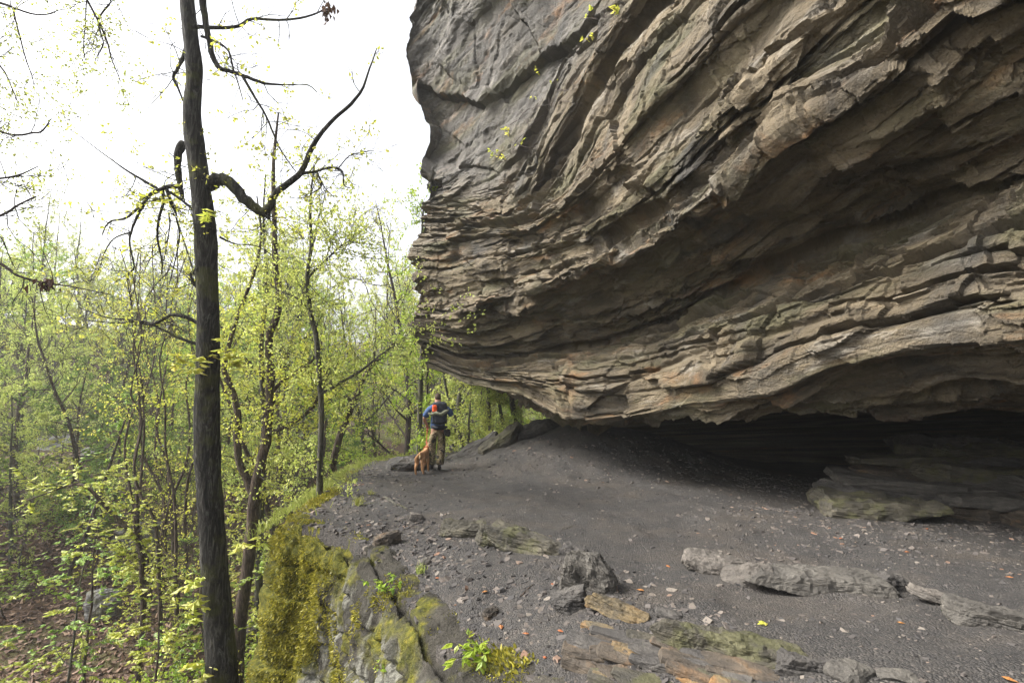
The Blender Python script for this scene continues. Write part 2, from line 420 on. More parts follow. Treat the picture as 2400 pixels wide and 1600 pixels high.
def build_cliff():
    s_lin = np.linspace(-9, 20.0, 581)
    X_, H_ = [], []
    for (m, pts) in BEDS:
        pts = resample_px(np.array(pts, float), 60)
        u, v = pts[:, 0], pts[:, 1]
        k = np.clip((u - 960) / 500, 0, 1)
        s = np.interp(u, S_U, S_S) * (1 + (m - 1) * k)
        s = np.minimum.accumulate(s - 1e-4 * np.arange(len(s)))
        X = (u - 1200) / 1200 * s; H = (800 - v) / 1200 * s
        j = s[::-1]
        Xi = np.interp(s_lin, j, X[::-1]); Hi = np.interp(s_lin, j, H[::-1])
        below = s_lin < s[-1]
        gx = np.clip((X[-1] - X[-8]) / (s[-1] - s[-8]), -0.55, -0.30); gh = np.clip((H[-1] - H[-8]) / (s[-1] - s[-8]), -0.10, 0.02)
        Xi = np.where(below, X[-1] + gx * (s_lin - s[-1]), Xi); Hi = np.where(below, H[-1] + gh * (s_lin - s[-1]), Hi)
        X_.append(Xi); H_.append(Hi)
    lipX, lipH = X_[0], H_[0]; topX, topH = X_[-1], H_[-1]
    wf = sstep(10.4, 11.4, s_lin)
    deep = sstep(18.6, 16.6, s_lin) * (sstep(-8.5, -3.0, s_lin) * 0.95 + 0.05)
    inr = sstep(8.6, 6.2, s_lin)
    k4x = (lipX + 0.9 + 1.0 * inr) * (1 - wf) + (0.145 * s_lin + 0.25) * wf
    k4h = (lipH + 0.16 - 0.46 * inr) * (1 - wf) + (-0.160 * s_lin) * wf
    low = [(k4x + 0.6 + 17 * deep, k4h - 6.0), (k4x + 0.6 + 18 * deep, k4h - 1.6), (k4x + 0.5 + 14 * deep, k4h + 0.9 * deep - 0.4 * (1 - deep)), (k4x + 0.4 + 2.4 * deep, k4h + 0.5 * deep - 0.55 * inr), (k4x, k4h)]
    X_ = [q[0] for q in low] + X_ + [topX + 1.2, topX + 7, topX + 15]
    H_ = [q[1] for q in low] + H_ + [topH + 1.2, topH + 2.2, topH + 1.5]
    XT, HT = np.array(X_), np.array(H_)                     # rows x s
    i6, i11 = np.argmin(np.abs(s_lin - 6.5)), np.argmin(np.abs(s_lin - 11.0))
    seg = 0.5 * np.hypot(np.diff(XT[:, i6]), np.diff(HT[:, i6])) + 0.5 * np.hypot(np.diff(XT[:, i11]), np.diff(HT[:, i11]))
    i13 = np.argmin(np.abs(s_lin - 12.6)); sg13 = np.hypot(np.diff(XT[:, i13]), np.diff(HT[:, i13]))
    seg[4] = max(seg[4], 0.75 * sg13[4])
    arc = np.concatenate([[0], np.cumsum(np.maximum(seg, 0.08))])
    i_in, i_up, i_top = 4, 18, 24
    l = np.concatenate([np.linspace(arc[0], arc[i_in], 40, endpoint=False),
                        np.linspace(arc[i_in], arc[i_up], 590, endpoint=False),
                        np.linspace(arc[i_up], arc[i_top], 190, endpoint=False),
                        np.linspace(arc[i_top], arc[-1], 20)])
    s_vis = np.interp(np.linspace(2600, 955, 590), S_U, S_S)
    s_vis[-1] = 13.0
    s_all = np.concatenate([np.linspace(-9, s_vis[0], 40, endpoint=False), s_vis, np.linspace(13.0, 20, 30)[1:]])
    Lg, Sg = np.meshgrid(l, s_all, indexing='ij')
    warp = 0.10 * fbm(Sg * 0.35, Lg * 0.30, 3.3, 3, 5) + 0.035 * fbm(Sg * 1.1, Lg * 0.8, 1.3, 3, 6)
    Lw = np.clip(Lg + warp * sstep(arc[4], arc[7], Lg), arc[0], arc[-1])
    fi = np.interp(Lw.ravel(), arc, np.arange(len(arc))).reshape(Lw.shape)
    r0 = np.minimum(fi.astype(int), len(arc) - 2); fr = fi - r0
    sc = np.clip((np.minimum(Sg, np.where(Lg > arc[5], 13.0, 20.0)) + 9) / (s_lin[1] - s_lin[0]), 0, len(s_lin) - 1.001); c0 = sc.astype(int); fc = sc - c0
    def look(T):
        return (T[r0, c0] * (1 - fr) + T[r0 + 1, c0] * fr) * (1 - fc) + (T[r0, c0 + 1] * (1 - fr) + T[r0 + 1, c0 + 1] * fr) * fc
    p = look(XT); h = look(HT)
    # the far corner: the wall turns away to the right
    corner = 12.75 + 0.35 * fbm(Lg * 0.7, Lg * 0 + 2.0, 0, 3, 9) + 0.25 * (voronoi(Lg * 1.3, Lg * 0 + 0.5, 4)[0] - 0.5)
    over = np.maximum(Sg - corner, 0)
    p = p + 1.25 * over * sstep(0.1, 0.9, over) * (Lg > arc[5]) + 1.2 * np.maximum(Sg - 13, 0) * 0
    h = h + 0.10 * over * sstep(arc[12], arc[4], Lg) - 0.03 * over
    Ps = CAM + Sg[..., None] * FWD + p[..., None] * RGT + h[..., None] * UPV
    # metres along the wall, for the relief
    mid = 12; dA = np.hypot(np.gradient(XT[mid]), np.gradient(s_lin)); A_lin = np.cumsum(dA)
    Sx = Sg
    Sg = np.interp(Sx.ravel(), s_lin, A_lin).reshape(Sx.shape) + 1.6 * np.maximum(Sx - 13.0, 0)
    Sg = Sg.max() - Sg
    # smooth base normal
    dS = np.gradient(Ps, axis=1); dL = np.gradient(Ps, axis=0)
    for _ in range(6):
        dL[1:-1] = (dL[:-2] + dL[1:-1] + dL[2:]) / 3
    N = np.cross(dL, dS); N /= np.linalg.norm(N, axis=-1, keepdims=True) + 1e-9
    N[..., :] *= np.sign((N * (CAM + np.array([-3, 3, 0]) - Ps)).sum(-1).mean())
    # ---- relief
    face = sstep(arc[17], arc[19], Lg)                      # 1 on the slabby upper wall
    far = sstep(8.0, 11.0, Sx)
    inn = sstep(arc[2], arc[4], Lg)
    lw = Lg + 0.09 * fbm(Sg * 0.35, Lg * 0.6, 0, 3, 21) + 0.02 * fbm(Sg * 2.2, Lg * 2.0, 0, 3, 22)
    j1 = np.floor(Sg / 1.15 + 0.30 * lw + 0.35 * fbm(Sg * 0.8, lw * 1.1, 0, 3, 31)); j2 = np.floor(Sg / 0.42 - 0.35 * lw + 0.4 * fbm(Sg * 1.9, lw * 2.5, 0, 3, 32) + 0.5)
    lw = lw + (1 - face) * (0.20 * (hash1(j1, 33) - 0.5) + 0.07 * (hash1(j2, 34) - 0.5))
    D = np.zeros_like(Lg)
    def strata(tau, blk, amp, seed, lip=0.4):
        v = lw / tau + 0.45 * fbm(lw / tau * 0.23, Sg * 0.3, 0, 2, seed + 1)
        k = np.floor(v); f = v - k
        L1 = blk * (0.5 + 1.1 * hash1(k, seed + 2))
        sb = (Sg + 0.30 * blk * fbm(Sg * 1.6 / blk, lw / tau * 0.8, 0, 3, seed + 8)) / L1 + 31 * hash1(k, seed + 3)
        kb = np.floor(sb); fb = sb - kb
        r = _hash(k, kb, k * 0, seed + 4); r2 = _hash(k, kb + 1, k * 0, seed + 4)
        r = r + (r2 - r) * sstep(0.93, 1.0, fb)
        tilt = (_hash(k, kb, k * 0, seed + 6) - 0.5) * (fb - 0.5)
        e = sstep(0.0, 0.07, f) * sstep(1.0, 0.90, f)
        notch = (1 - e) * _hash(k, kb, k * 0 + 1, seed + 5)
        return amp * (r - 0.5 + 0.8 * tilt + lip * (0.5 - f) - 0.5 * notch)
    reg = 0.45 + 0.85 * sstep(-0.35, 0.45, fbm(Sg * 0.45, Lg * 0.55, 0, 3, 40))
    reg2 = 0.3 + 1.1 * sstep(-0.3, 0.4, fbm(Sg * 0.8, Lg * 0.9, 0, 3, 41))
    reg3 = 0.2 + 1.1 * sstep(-0.25, 0.35, fbm(Sg * 1.1, Lg * 1.3, 4, 3, 42))
    lay = (1 - 0.94 * face) * inn
    D += (1 - face) * inn * 0.10 * (hash1(j1, 35) - 0.5) + (1 - face) * inn * 0.05 * (hash1(j2, 36) - 0.5)
    D += lay * reg * strata(0.66, 2.2, 0.25, 100, 0.45)
    D += lay * reg2 * strata(0.25, 1.1, 0.11, 200, 0.35)
    D += lay * reg3 * strata(0.075, 0.5, 0.022, 300, 0.3)
    # broken blocks between oblique joints
    c, s_ = math.cos(0.62), math.sin(0.62)
    a1 = Sg * c - Lg * s_; b1 = Sg * s_ + Lg * c
    a1 = a1 + 0.14 * fbm(Sg * 0.9, Lg * 0.9, 0, 3, 51); b1 = b1 + 0.14 * fbm(Sg * 0.9, Lg * 0.9, 5, 3, 52)
    rid, dx, dy, db = voronoi(a1 * 0.26, b1 * 0.62, 60)
    D += (0.25 + 0.95 * face) * inn * (0.40 * (rid - 0.5) + 0.30 * dx * (rid - 0.4) - 0.34 * dy * (0.7 - rid))
    D -= (0.15 + 0.85 * face) * inn * 0.03 * sstep(0.05, 0.0, db)
    rid, dx, dy, db = voronoi(a1 * 0.62 + 9, b1 * 1.5, 70)
    D += (0.4 + 0.6 * face) * inn * (0.15 * (rid - 0.5) - 0.12 * dy * (rid - 0.4) + 0.06 * dx * (0.6 - rid)) * reg2
    D -= 0.02 * inn * sstep(0.05, 0.0, db) * (0.2 + 0.8 * face)
    # angular chunks along the bedding
    jag = 0.10 * fbm(Sg * 3.0, Lg * 3.0, 0, 3, 53)
    for fs, fl, am, sd_ in ((0.7, 1.7, 0.19, 80), (1.6, 3.6, 0.10, 81), (4.2, 8.5, 0.036, 82)):
        rid, dx, dy, db = voronoi(Sg * fs + jag * fs + 0.35 * lw * fs, lw * fl + jag * fl * 0.5, sd_)
        g = reg3 if sd_ == 80 else reg2
        D += am * inn * ((rid - 0.5) - 0.5 * dy * (rid - 0.2) + 0.35 * dx * (0.5 - rid)) * g * (1 - (0.75 if sd_ == 80 else 0.45) * face)
    # swelling and roughness
    D += inn * 0.20 * fbm(Sg * 0.55, Lg * 0.6, 0, 3, 90)
    D += inn * 0.04 * fbm(Sg * (2.6), Lg * 4.0, 0, 5, 91, 0.6) * (1 - 0.6 * face) + 0.14 * face * fbm(Sg * 1.3, Lg * 1.6, 0, 6, 92, 0.6)
    # long open bedding cracks
    ck = np.floor(lw / 0.36 + 0.5); cf = np.abs(lw / 0.36 + 0.5 - ck - 0.5) * 0.36
    on = sstep(0.05, 0.35, fbm(Sg * 0.32, ck * 3.7, 0, 3, 97) + 0.45 * (hash1(ck, 98) - 0.45))
    D -= 0.16 * on * sstep(0.035, 0.008, cf) * inn * (1 - 0.9 * face)
    # a gully climbing beside the bright ridge, and the deep crack over the lip band
    gul = np.exp(-((Lw - arc[16] + 0.02) / 0.10) ** 2) * sstep(10.8, 9.5, Sx)
    D -= 0.16 * gul
    D -= 0.22 * np.exp(-((Lw - arc[8] - 0.06) / 0.07) ** 2) * inn
    D -= 0.10 * np.exp(-((Lw - 0.5 * (arc[6] + arc[7]) + 0.1 * np.sin(Sg * 0.9 + 1)) / 0.04) ** 2) * inn * sstep(0.0, 0.3, fbm(Sg * 0.5, Lg * 0, 0, 2, 95) + 0.2)
    D = D * (1 - 0.62 * np.exp(-((Lg - arc[5]) / 0.42) ** 2)) + 0.10 * (1 - inn) * fbm(Sg * 0.9, Lg * 0.9, 0, 4, 99)
    P = Ps + N * D[..., None]
    uv = np.stack([Sg, Lg - arc[18] + 15.2], -1).reshape(-1, 2)
    me = make_mesh('overhanging_cliff', P.reshape(-1, 3), quads=grid_quads(*Lg.shape), uv=uv, smooth=False, mats=[M['cliff']])
    o = link('overhanging_cliff', me)
    tag(o, 'huge layered grey and tan rock cliff overhanging the path, with a dark cave beneath', 'cliff')
    return o, P, l, s_all, arc
CLIFF, CLIFF_P, CL_L, CL_S, CL_ARC = build_cliff()

# ------------------------------------------------------------------ the shelf the path runs on
EDGE = [hit(1180, 1600), hit(1085, 1500), hit(1010, 1420), hit(925, 1330), hit(850, 1262), hit(740, 1226), hit(655, 1222),
        hit(700, 1180), hit(760, 1150), hit(830, 1088), hit(900, 1072), hit(985, 1066), hit(1075, 1052)]
EDGE = [np.array(e[:2]) for e in EDGE]
EDGE = [np.array([0.35, -6.0]), np.array([0.2, -1.0]), np.array([0.0, 1.5])] + EDGE + [np.array([0.2, 15.2]), np.array([2.5, 17.5]), np.array([6.0, 24.0])]
EDGE = np.array(EDGE)
def resample(pts, n):
    pts = np.asarray(pts, float)
    d = np.concatenate([[0], np.cumsum(np.linalg.norm(np.diff(pts, axis=0), axis=1))])
    t = np.linspace(0, d[-1], n)
    return np.stack([np.interp(t, d, pts[:, k]) for k in range(pts.shape[1])], -1)
EDGE_F = resample(EDGE, 420)
for _ in range(4):
    EDGE_F[1:-1] = (EDGE_F[:-2] + 2 * EDGE_F[1:-1] + EDGE_F[2:]) / 4

def edge_dist(x, y):
    """signed distance to the shelf's edge, positive on the shelf (to the right of the edge line)"""
    x = np.asarray(x, float); y = np.asarray(y, float)
    sh = x.shape; x = x.ravel(); y = y.ravel()
    best = np.full(x.shape, 1e9); sign = np.ones(x.shape)
    E = EDGE_F[::3]
    for a, b in zip(E[:-1], E[1:]):
        ab = b - a; L2 = ab @ ab
        t = np.clip(((x - a[0]) * ab[0] + (y - a[1]) * ab[1]) / L2, 0, 1)
        dx = x - (a[0] + t * ab[0]); dy = y - (a[1] + t * ab[1])
        d = dx * dx + dy * dy
        cr = ab[0] * dy - ab[1] * dx
        n = d < best
        best = np.where(n, d, best); sign = np.where(n, np.where(cr < 0, 1.0, -1.0), sign)
    return (np.sqrt(best) * sign).reshape(sh)

def shelf_raw(x, y):
    x = np.asarray(x, float); y = np.asarray(y, float)
    z = 0.07 * fbm(x * 0.7, y * 0.7, 0, 4, 300) + 0.022 * fbm(x * 3.1, y * 3.1, 0, 4, 301, 0.6) - 0.03 * sstep(0.0, 0.25, fbm(x * 0.9 + 3, y * 1.4, 0, 3, 302))
    d = np.hypot((x - 2.3) / 1.15, (y - 14.0) / 1.0)
    z = z + 0.96 * sstep(3.9, 0.2, d)
    z = z - 0.55 * sstep(4.0, 10.0, x) * sstep(7.5, 11.5, y)
    z = z + 0.10 * sstep(4.4, 2.5, d) * fbm(x * 1.3, y * 1.3, 0, 4, 304, 0.6)
    z = z + 0.10 * sstep(0.5, 2.4, x - 0.0 * y) * sstep(5.5, 3.0, y)
    return z
def shelf_z(x, y):
    sdv = edge_dist(x, y)
    z = shelf_raw(x, y)
    z = z - 0.30 * sstep(1.3, 0.0, sdv) ** 2 * sstep(7.5, 4.5, np.asarray(y, float))
    z = z - 14.0 * np.maximum(-(sdv - 0.06), 0)
    return np.maximum(z, -7.0)
def on_shelf(u, v):
    """where the ray of a photo pixel meets the shelf"""
    d = FWD + RGT * ((u - 1200) / 1200) + UPV * ((800 - v) / 1200)
    t = np.concatenate([np.arange(1.0, 8, 0.02), np.arange(8, 30, 0.05)])
    P = CAM + d * t[:, None]
    g = shelf_z(P[:, 0], P[:, 1])
    k = np.argmax(P[:, 2] < g)
    return np.array([P[k, 0], P[k, 1], g[k]])

def build_shelf():
    ys = np.concatenate([np.linspace(-6, 1.4, 40, endpoint=False), 1.4 * (24 / 1.4) ** np.linspace(0, 1, 340)])
    xs = np.concatenate([np.linspace(-6.5, -4.2, 14, endpoint=False), np.linspace(-4.2, 7, 290, endpoint=False), np.linspace(7, 26, 40)])
    X, Y = np.meshgrid(xs, ys, indexing='ij')
    Z = shelf_z(X, Y)
    me = make_mesh('path', np.stack([X, Y, Z], -1).reshape(-1, 3), quads=grid_quads(*X.shape)[:, ::-1], mats=[M['gravel']])
    o = link('path', me); tag(o, kind='structure')
    return o
build_shelf()

# ------------------------------------------------------------------ the forest floor
def floor_z(x, y):
    x = np.asarray(x, float); y = np.asarray(y, float)
    r = np.hypot(x, y)
    z = -4.6 + 0.35 * fbm(x * 0.11, y * 0.11, 0, 4, 400) + 0.08 * fbm(x * 0.8, y * 0.8, 0, 3, 401)
    z = z + 2.3 * sstep(13, 30, r) * sstep(-3, -9, x)
    hill = sstep(4, 60, -x + 0.25 * y - 8)
    z = z + 11.0 * hill * sstep(14, 60, r)
    z = z + 1.2 * sstep(16, 30, y) + 3.0 * sstep(60, 150, y)
    z = z + 9 * sstep(110, 200, r)
    z = z - 1.5 * sstep(-6, -14, y)
    return z
def build_floor():
    rr = np.concatenate([[0.5], 3.0 * (200 / 3.0) ** np.linspace(0, 1, 150)])
    th = np.linspace(0, 2 * math.pi, 301)
    R, T = np.meshgrid(rr, th, indexing='ij')
    X = R * np.sin(T); Y = R * np.cos(T)
    Z = floor_z(X, Y)
    me = make_mesh('forest_floor', np.stack([X, Y, Z], -1).reshape(-1, 3), quads=grid_quads(*X.shape)[:, ::-1], mats=[M['soil']])
    o = link('forest_floor', me); tag(o, kind='structure')
    return o
build_floor()
# ------------------------------------------------------------------ the mossy rock bank below the path's edge
def bank_material():
    t = NT('mossy_bank'); uv = t.tc('UV'); pos = t.geo()
    n = t.noise(pos, 2.6, 6, 0.66); f = t.noise(pos, 38, 4, 0.7)
    st = t.noise(t.mapping(uv, (7.0, 1.3, 1)), 1.0, 5, 0.62, 0.5)
    col = t.ramp(n, [(0.3, (0.022, 0.020, 0.017)), (0.55, (0.062, 0.056, 0.046)), (0.75, (0.125, 0.112, 0.094))])
    # pale lichen in vertical streaks, on the open middle of the face
    sep = t.n('SeparateXYZ', {'Vector': uv})
    band = t.math('MULTIPLY', t.rampv(sep.outputs[1], 0.15, 0.5), t.rampv(sep.outputs[1], 2.6, 1.5))
    lic = t.math('MULTIPLY', t.rampv(st, 0.44, 0.56), t.math('MULTIPLY', band, t.rampv(t.noise(pos, 1.4, 4), 0.36, 0.48)))
    col = t.mix(t.math('MULTIPLY', lic, 0.85), col, (0.30, 0.295, 0.25))
    mo = t.noise(pos, 1.7, 5, 0.6)
    left = t.rampv(sep.outputs[0], 5.5, 6.5)
    mm = t.rampv(t.math('ADD', mo, t.math('MULTIPLY', left, 0.28)), 0.52, 0.63)
    mcol = t.ramp(t.noise(pos, 14, 4, 0.6), [(0.3, (0.05, 0.056, 0.010)), (0.5, (0.13, 0.13, 0.018)), (0.72, (0.27, 0.235, 0.028))])
    col = t.mix(mm, col, mcol)
    col = t.mix(t.rampv(f, 0.25, 0.7), t.mix(0.5, col, (0.02, 0.02, 0.015)), col)
    h = t.math('ADD', t.math('MULTIPLY', st, 0.8), t.math('ADD', f, t.noise(pos, 9, 5, 0.7)))
    M['bank'] = t.principled(col, 0.92, t.bump(h, 1.0, 0.05), 0.2)
bank_material()

def build_bank():
    i0 = int(np.argmin(np.abs(EDGE_F[:, 1] - 0.0))); i1 = len(EDGE_F) - 40
    d = np.concatenate([[0], np.cumsum(np.linalg.norm(np.diff(EDGE_F, axis=0), axis=1))])
    k0 = d[np.argmin(np.abs(EDGE_F[:, 1] - 1.6))]
    t = np.concatenate([np.linspace(d[i0], k0, 25, endpoint=False), np.linspace(k0, k0 + 9.5, 340, endpoint=False), np.linspace(k0 + 9.5, d[i1], 60)])
    E = np.stack([np.interp(t, d, EDGE_F[:, 0]), np.interp(t, d, EDGE_F[:, 1])], -1)
    T = np.gradient(E, axis=0)
    for _ in range(14): T[1:-1] = (T[:-2] + T[1:-1] + T[2:]) / 3
    T /= np.linalg.norm(T, axis=1, keepdims=True)
    O = np.stack([-T[:, 1], T[:, 0]], -1)                       # outwards, away from the shelf
    prof = np.array([(-0.75, -0.25), (-0.42, -0.05), (-0.22, 0.012), (-0.05, 0.0), (0.08, -0.10), (0.16, -0.30), (0.22, -0.9), (0.28, -1.8), (0.40, -3.0), (0.9, -6.6)])
    pl = np.concatenate([[0], np.cumsum(np.linalg.norm(np.diff(prof, axis=0), axis=1))])
    vv = np.concatenate([np.linspace(0, 3.4, 180, endpoint=False), np.linspace(3.4, pl[-1], 24)])
    off = np.interp(vv, pl, prof[:, 0]); dz = np.interp(vv, pl, prof[:, 1])
    U, V = np.meshgrid(t - k0, vv, indexing='ij')
    wide = 1 + 0.9 * sstep(3.5, 1.0, U) * 1.0
    OFF = off[None, :] * wide
    base = E[:, None, :] + O[:, None, :] * OFF[..., None]
    zin = shelf_z(base[..., 0], base[..., 1])
    inside = E - O * 0.25
    zt = shelf_z(inside[:, 0], inside[:, 1])[:, None]
    Z = np.where(dz[None, :] > -0.06, np.maximum(zin, zt - 0.12) + np.minimum(dz[None, :], 0.012), zt + dz[None, :] - 0.02)
    P = np.concatenate([base, Z[..., None]], -1)
    N = np.cross(np.gradient(P, axis=1), np.gradient(P, axis=0))
    for _ in range(5): N[:, 1:-1] = (N[:, :-2] + N[:, 1:-1] + N[:, 2:]) / 3
    N /= np.linalg.norm(N, axis=-1, keepdims=True) + 1e-9
    N *= np.sign((N[..., :2] * O[:, None, :]).sum(-1).mean())
    m = sstep(0.75, 1.25, V)
    vw = V + 0.08 * fbm(U * 1.1, V * 1.5, 0, 3, 510)
    k = np.floor(vw / 0.42); f = vw / 0.42 - k
    D = m * (0.08 * (hash1(k, 511) - 0.5) - 0.07 * sstep(0.12, 0.0, np.minimum(f, 1 - f)))
    rid, dx, dy, db = voronoi(U * 1.1 + 0.3 * V, V * 0.7, 512)
    D += m * (0.07 * (rid - 0.5) + 0.06 * dx - 0.03 * sstep(0.1, 0, db))
    rid, dx, dy, db = voronoi(U * 3.4 + 0.5 * V, V * 2.1, 513)
    D += (0.3 + 0.7 * m) * (0.07 * (rid - 0.5) - 0.025 * sstep(0.1, 0, db)) * sstep(0.35, 0.6, V)
    D += sstep(0.3, 0.9, V) * (0.13 * fbm(U * 0.9, V * 0.9, 0, 5, 514, 0.55) + 0.07 * fbm(U * 7, V * 3.5, 0, 4, 515, 0.6))
    P = P + N * D[..., None]
    uv = np.stack([U, V - 0.75], -1).reshape(-1, 2)
    me = make_mesh('mossy_bank', P.reshape(-1, 3), quads=grid_quads(*U.shape), uv=uv, mats=[M['bank']])
    o = link('mossy_bank', me)
    tag(o, 'steep rock bank with yellow moss and pale lichen below the path edge', 'rock bank')
    return o, P, U, V, N
BANK, BANK_P, BANK_U, BANK_V, BANK_N = build_bank()

def quads_leaf(C, D, W, L, wid, fold=0.0, bend=0.0):
    """leaf blades: base points C, unit directions D, unit side vectors W, lengths L and half widths"""
    n = len(C); Nn = np.cross(D, W)
    mid = C + D * (L * 0.45)[:, None] + Nn * (bend * L * 0.12)[:, None]
    V = np.stack([C, mid + W * wid[:, None] + Nn * (fold * wid)[:, None], C + D * L[:, None] - Nn * (bend * L * 0.25)[:, None], mid - W * wid[:, None] + Nn * (fold * wid)[:, None]], 1)
    return V.reshape(-1, 3), np.arange(n * 4).reshape(n, 4)

def rand_dirs(rng, n, up=0.0):
    v = rng.normal(size=(n, 3)); v[:, 2] += up
    return v / np.linalg.norm(v, axis=1, keepdims=True)

def perp(D, rng):
    w = np.cross(D, rand_dirs(rng, len(D)))
    return w / (np.linalg.norm(w, axis=1, keepdims=True) + 1e-9)

def build_moss():
    rng = np.random.default_rng(5)
    U, V = BANK_U.ravel(), BANK_V.ravel() - 0.75; P = BANK_P.reshape(-1, 3); N = BANK_N.reshape(-1, 3)
    left = np.clip((U - 5.5) / 1.0, 0, 1)
    mo = fbm(P[:, 0] * 1.5, P[:, 1] * 1.5, P[:, 2] * 1.5, 4, 520)
    prob = np.clip((mo * 0.9 + 0.36 * left + 0.08 * (V < 0.25) - 0.12) * 3.2, 0, 1) * (V > -0.25) * (V < 3.0) * (U > 0.4) * (U < 9.2)
    idx = rng.choice(len(P), 56000, p=prob / prob.sum())
    C = P[idx] + rng.normal(0, 0.012, (len(idx), 3)) - N[idx] * 0.008
    D = N[idx] * 0.9 + rng.normal(0, 0.5, (len(idx), 3)) + np.array([0, 0, -0.25]); D /= np.linalg.norm(D, axis=1, keepdims=True)
    L = rng.uniform(0.018, 0.05, len(idx)) * (0.6 + 0.7 * prob[idx])
    v, q = quads_leaf(C, D, perp(D, rng), L, L * 0.16)
    o = link('moss', make_mesh('moss', v, quads=q, smooth=False, mats=[M['moss_blade']]))
    tag(o, 'yellow green moss growing over the rock bank', 'moss', kind='stuff')
build_moss()

# ------------------------------------------------------------------ loose and outcropping rocks
def rock_mesh(name, dims, seed, mat, layers=0.0, cuts=7, n=20, rough=1.0, dip=0.0, sq=0.62, crisp=True):
    """an angular, bedded rock: dims = full width, depth, height; base at z = 0"""
    rng = np.random.default_rng(seed)
    if crisp and n > 12: n = int(n * 1.08)
    g = np.linspace(-1, 1, n)
    A, B = np.meshgrid(g, g, indexing='ij')
    Vs, Qs, base = [], [], 0
    for ax in range(3):
        for sg in (-1, 1):
            c = np.zeros((n, n, 3)); c[..., ax] = sg; c[..., (ax + 1) % 3] = A; c[..., (ax + 2) % 3] = B
            q = grid_quads(n, n)
            if sg < 0: q = q[:, ::-1]
            Vs.append(c.reshape(-1, 3)); Qs.append(q + base); base += n * n
    V = np.concatenate(Vs); Q = np.concatenate(Qs)
    sph = V / np.linalg.norm(V, axis=1, keepdims=True)
    P = V * sq + sph * (1 - sq) * 1.15
    for i in range(cuts):
        nrm = rng.normal(size=3); nrm[2] *= 0.7; nrm /= np.linalg.norm(nrm)
        d = rng.uniform(0.58, 0.92) * (np.abs(nrm).sum() ** 0.55)
        over = P @ nrm - d
        P = P - np.maximum(over, 0)[:, None] * nrm * 0.97
    P = P * np.array(dims) / 2
    sc = max(min(dims) / 0.5, 0.15)
    o3 = rng.uniform(0, 50, 3)
    x, y, z = (P + o3).T
    r = np.linalg.norm(P, axis=1, keepdims=True) + 1e-9
    Nn = P / np.array(dims) ** 1.2; Nn /= np.linalg.norm(Nn, axis=1, keepdims=True) + 1e-9
    f = 2.2 / max(min(dims), 0.12)
    D = rough * min(dims) * (0.20 * fbm(x * f * 0.6, y * f * 0.6, z * f * 0.6, 3, seed) + 0.10 * fbm(x * f * 3, y * f * 3, z * f * 3, 4, seed + 5, 0.6))
    if layers:
        zz = P[:, 2] + dip * P[:, 0] + 0.9 * layers * fbm(x * 3, y * 3, z * 2, 3, seed + 9)
        k = np.floor(zz / layers); fr = zz / layers - k
        side = 1 - np.abs(Nn[:, 2]) * 0.6
        D = D + side * (0.45 * layers * (hash1(k, seed + 11) - 0.5) - 0.28 * layers * (0.3 + hash1(k, seed + 13)) * sstep(0.2, 0.0, np.minimum(fr, 1 - fr)))
    P = P + Nn * D[:, None]
    # weld the cube's seams
    key = np.round(V * 1000).astype(np.int64)
    _, first, inv = np.unique(key, axis=0, return_index=True, return_inverse=True)
    P = P[first]; Q = inv.reshape(-1)[Q]
    P[:, 2] += dims[2] / 2
    return make_mesh(name, P, quads=Q, smooth=not crisp, mats=[M[mat]])

def rock_at(name, u, v, wpx, hpx, label, mat='stone_grey', depth=0.7, seed=1, rz=0.0, tilt=(0, 0), layers=0.0, sink=0.25, z=None, cat='rock', group=None, **kw):
    c = on_shelf(u, v) if z is None else hit(u, v, z)
    dist = (c - CAM) @ FWD
    w = wpx * dist / 1200; h = hpx * dist / 1200
    D = w * depth
    me = rock_mesh(name, (w, D, h * (1 + sink)), seed, mat, layers, **kw)
    o = link(name, me)
    c = c + np.array([0, 1, 0]) * D * 0.4 * abs(math.cos(rz))
    zz = float(shelf_z(np.array([c[0]]), np.array([c[1]]))[0]) if z is None else c[2]
    o.location = (c[0], c[1], zz - h * sink)
    o.rotation_euler = (tilt[0], tilt[1], rz)
    tag(o, label, cat, group)
    return o
R = math.radians
# three leaning slabs right of the walker
rock_at('leaning_slab', 1105, 1068, 160, 24, 'long dark slab leaning up the debris slope beside the man', 'stone_dark', 0.45, 11, R(8), (R(14), R(-30)), 0.05, 0.3, n=22)
rock_at('leaning_slab', 1185, 1046, 120, 30, 'broken slab with pale lichen on its end, propped on the debris slope', 'stone_olive', 0.5, 12, R(12), (R(10), R(-33)), 0.06, 0.25, n=22)
rock_at('leaning_slab', 1275, 1012, 130, 24, 'flat slab at the top of the slope, just under the overhang', 'stone_dark', 0.6, 13, R(4), (R(6), R(-20)), 0.05, 0.3, n=22)
rock_at('dark_slab', 955, 1102, 95, 26, 'low dark slab at the path edge beside the dog', 'stone_dark', 0.8, 14, R(15), (R(4), R(-12)), 0.04, 0.3, z=None)
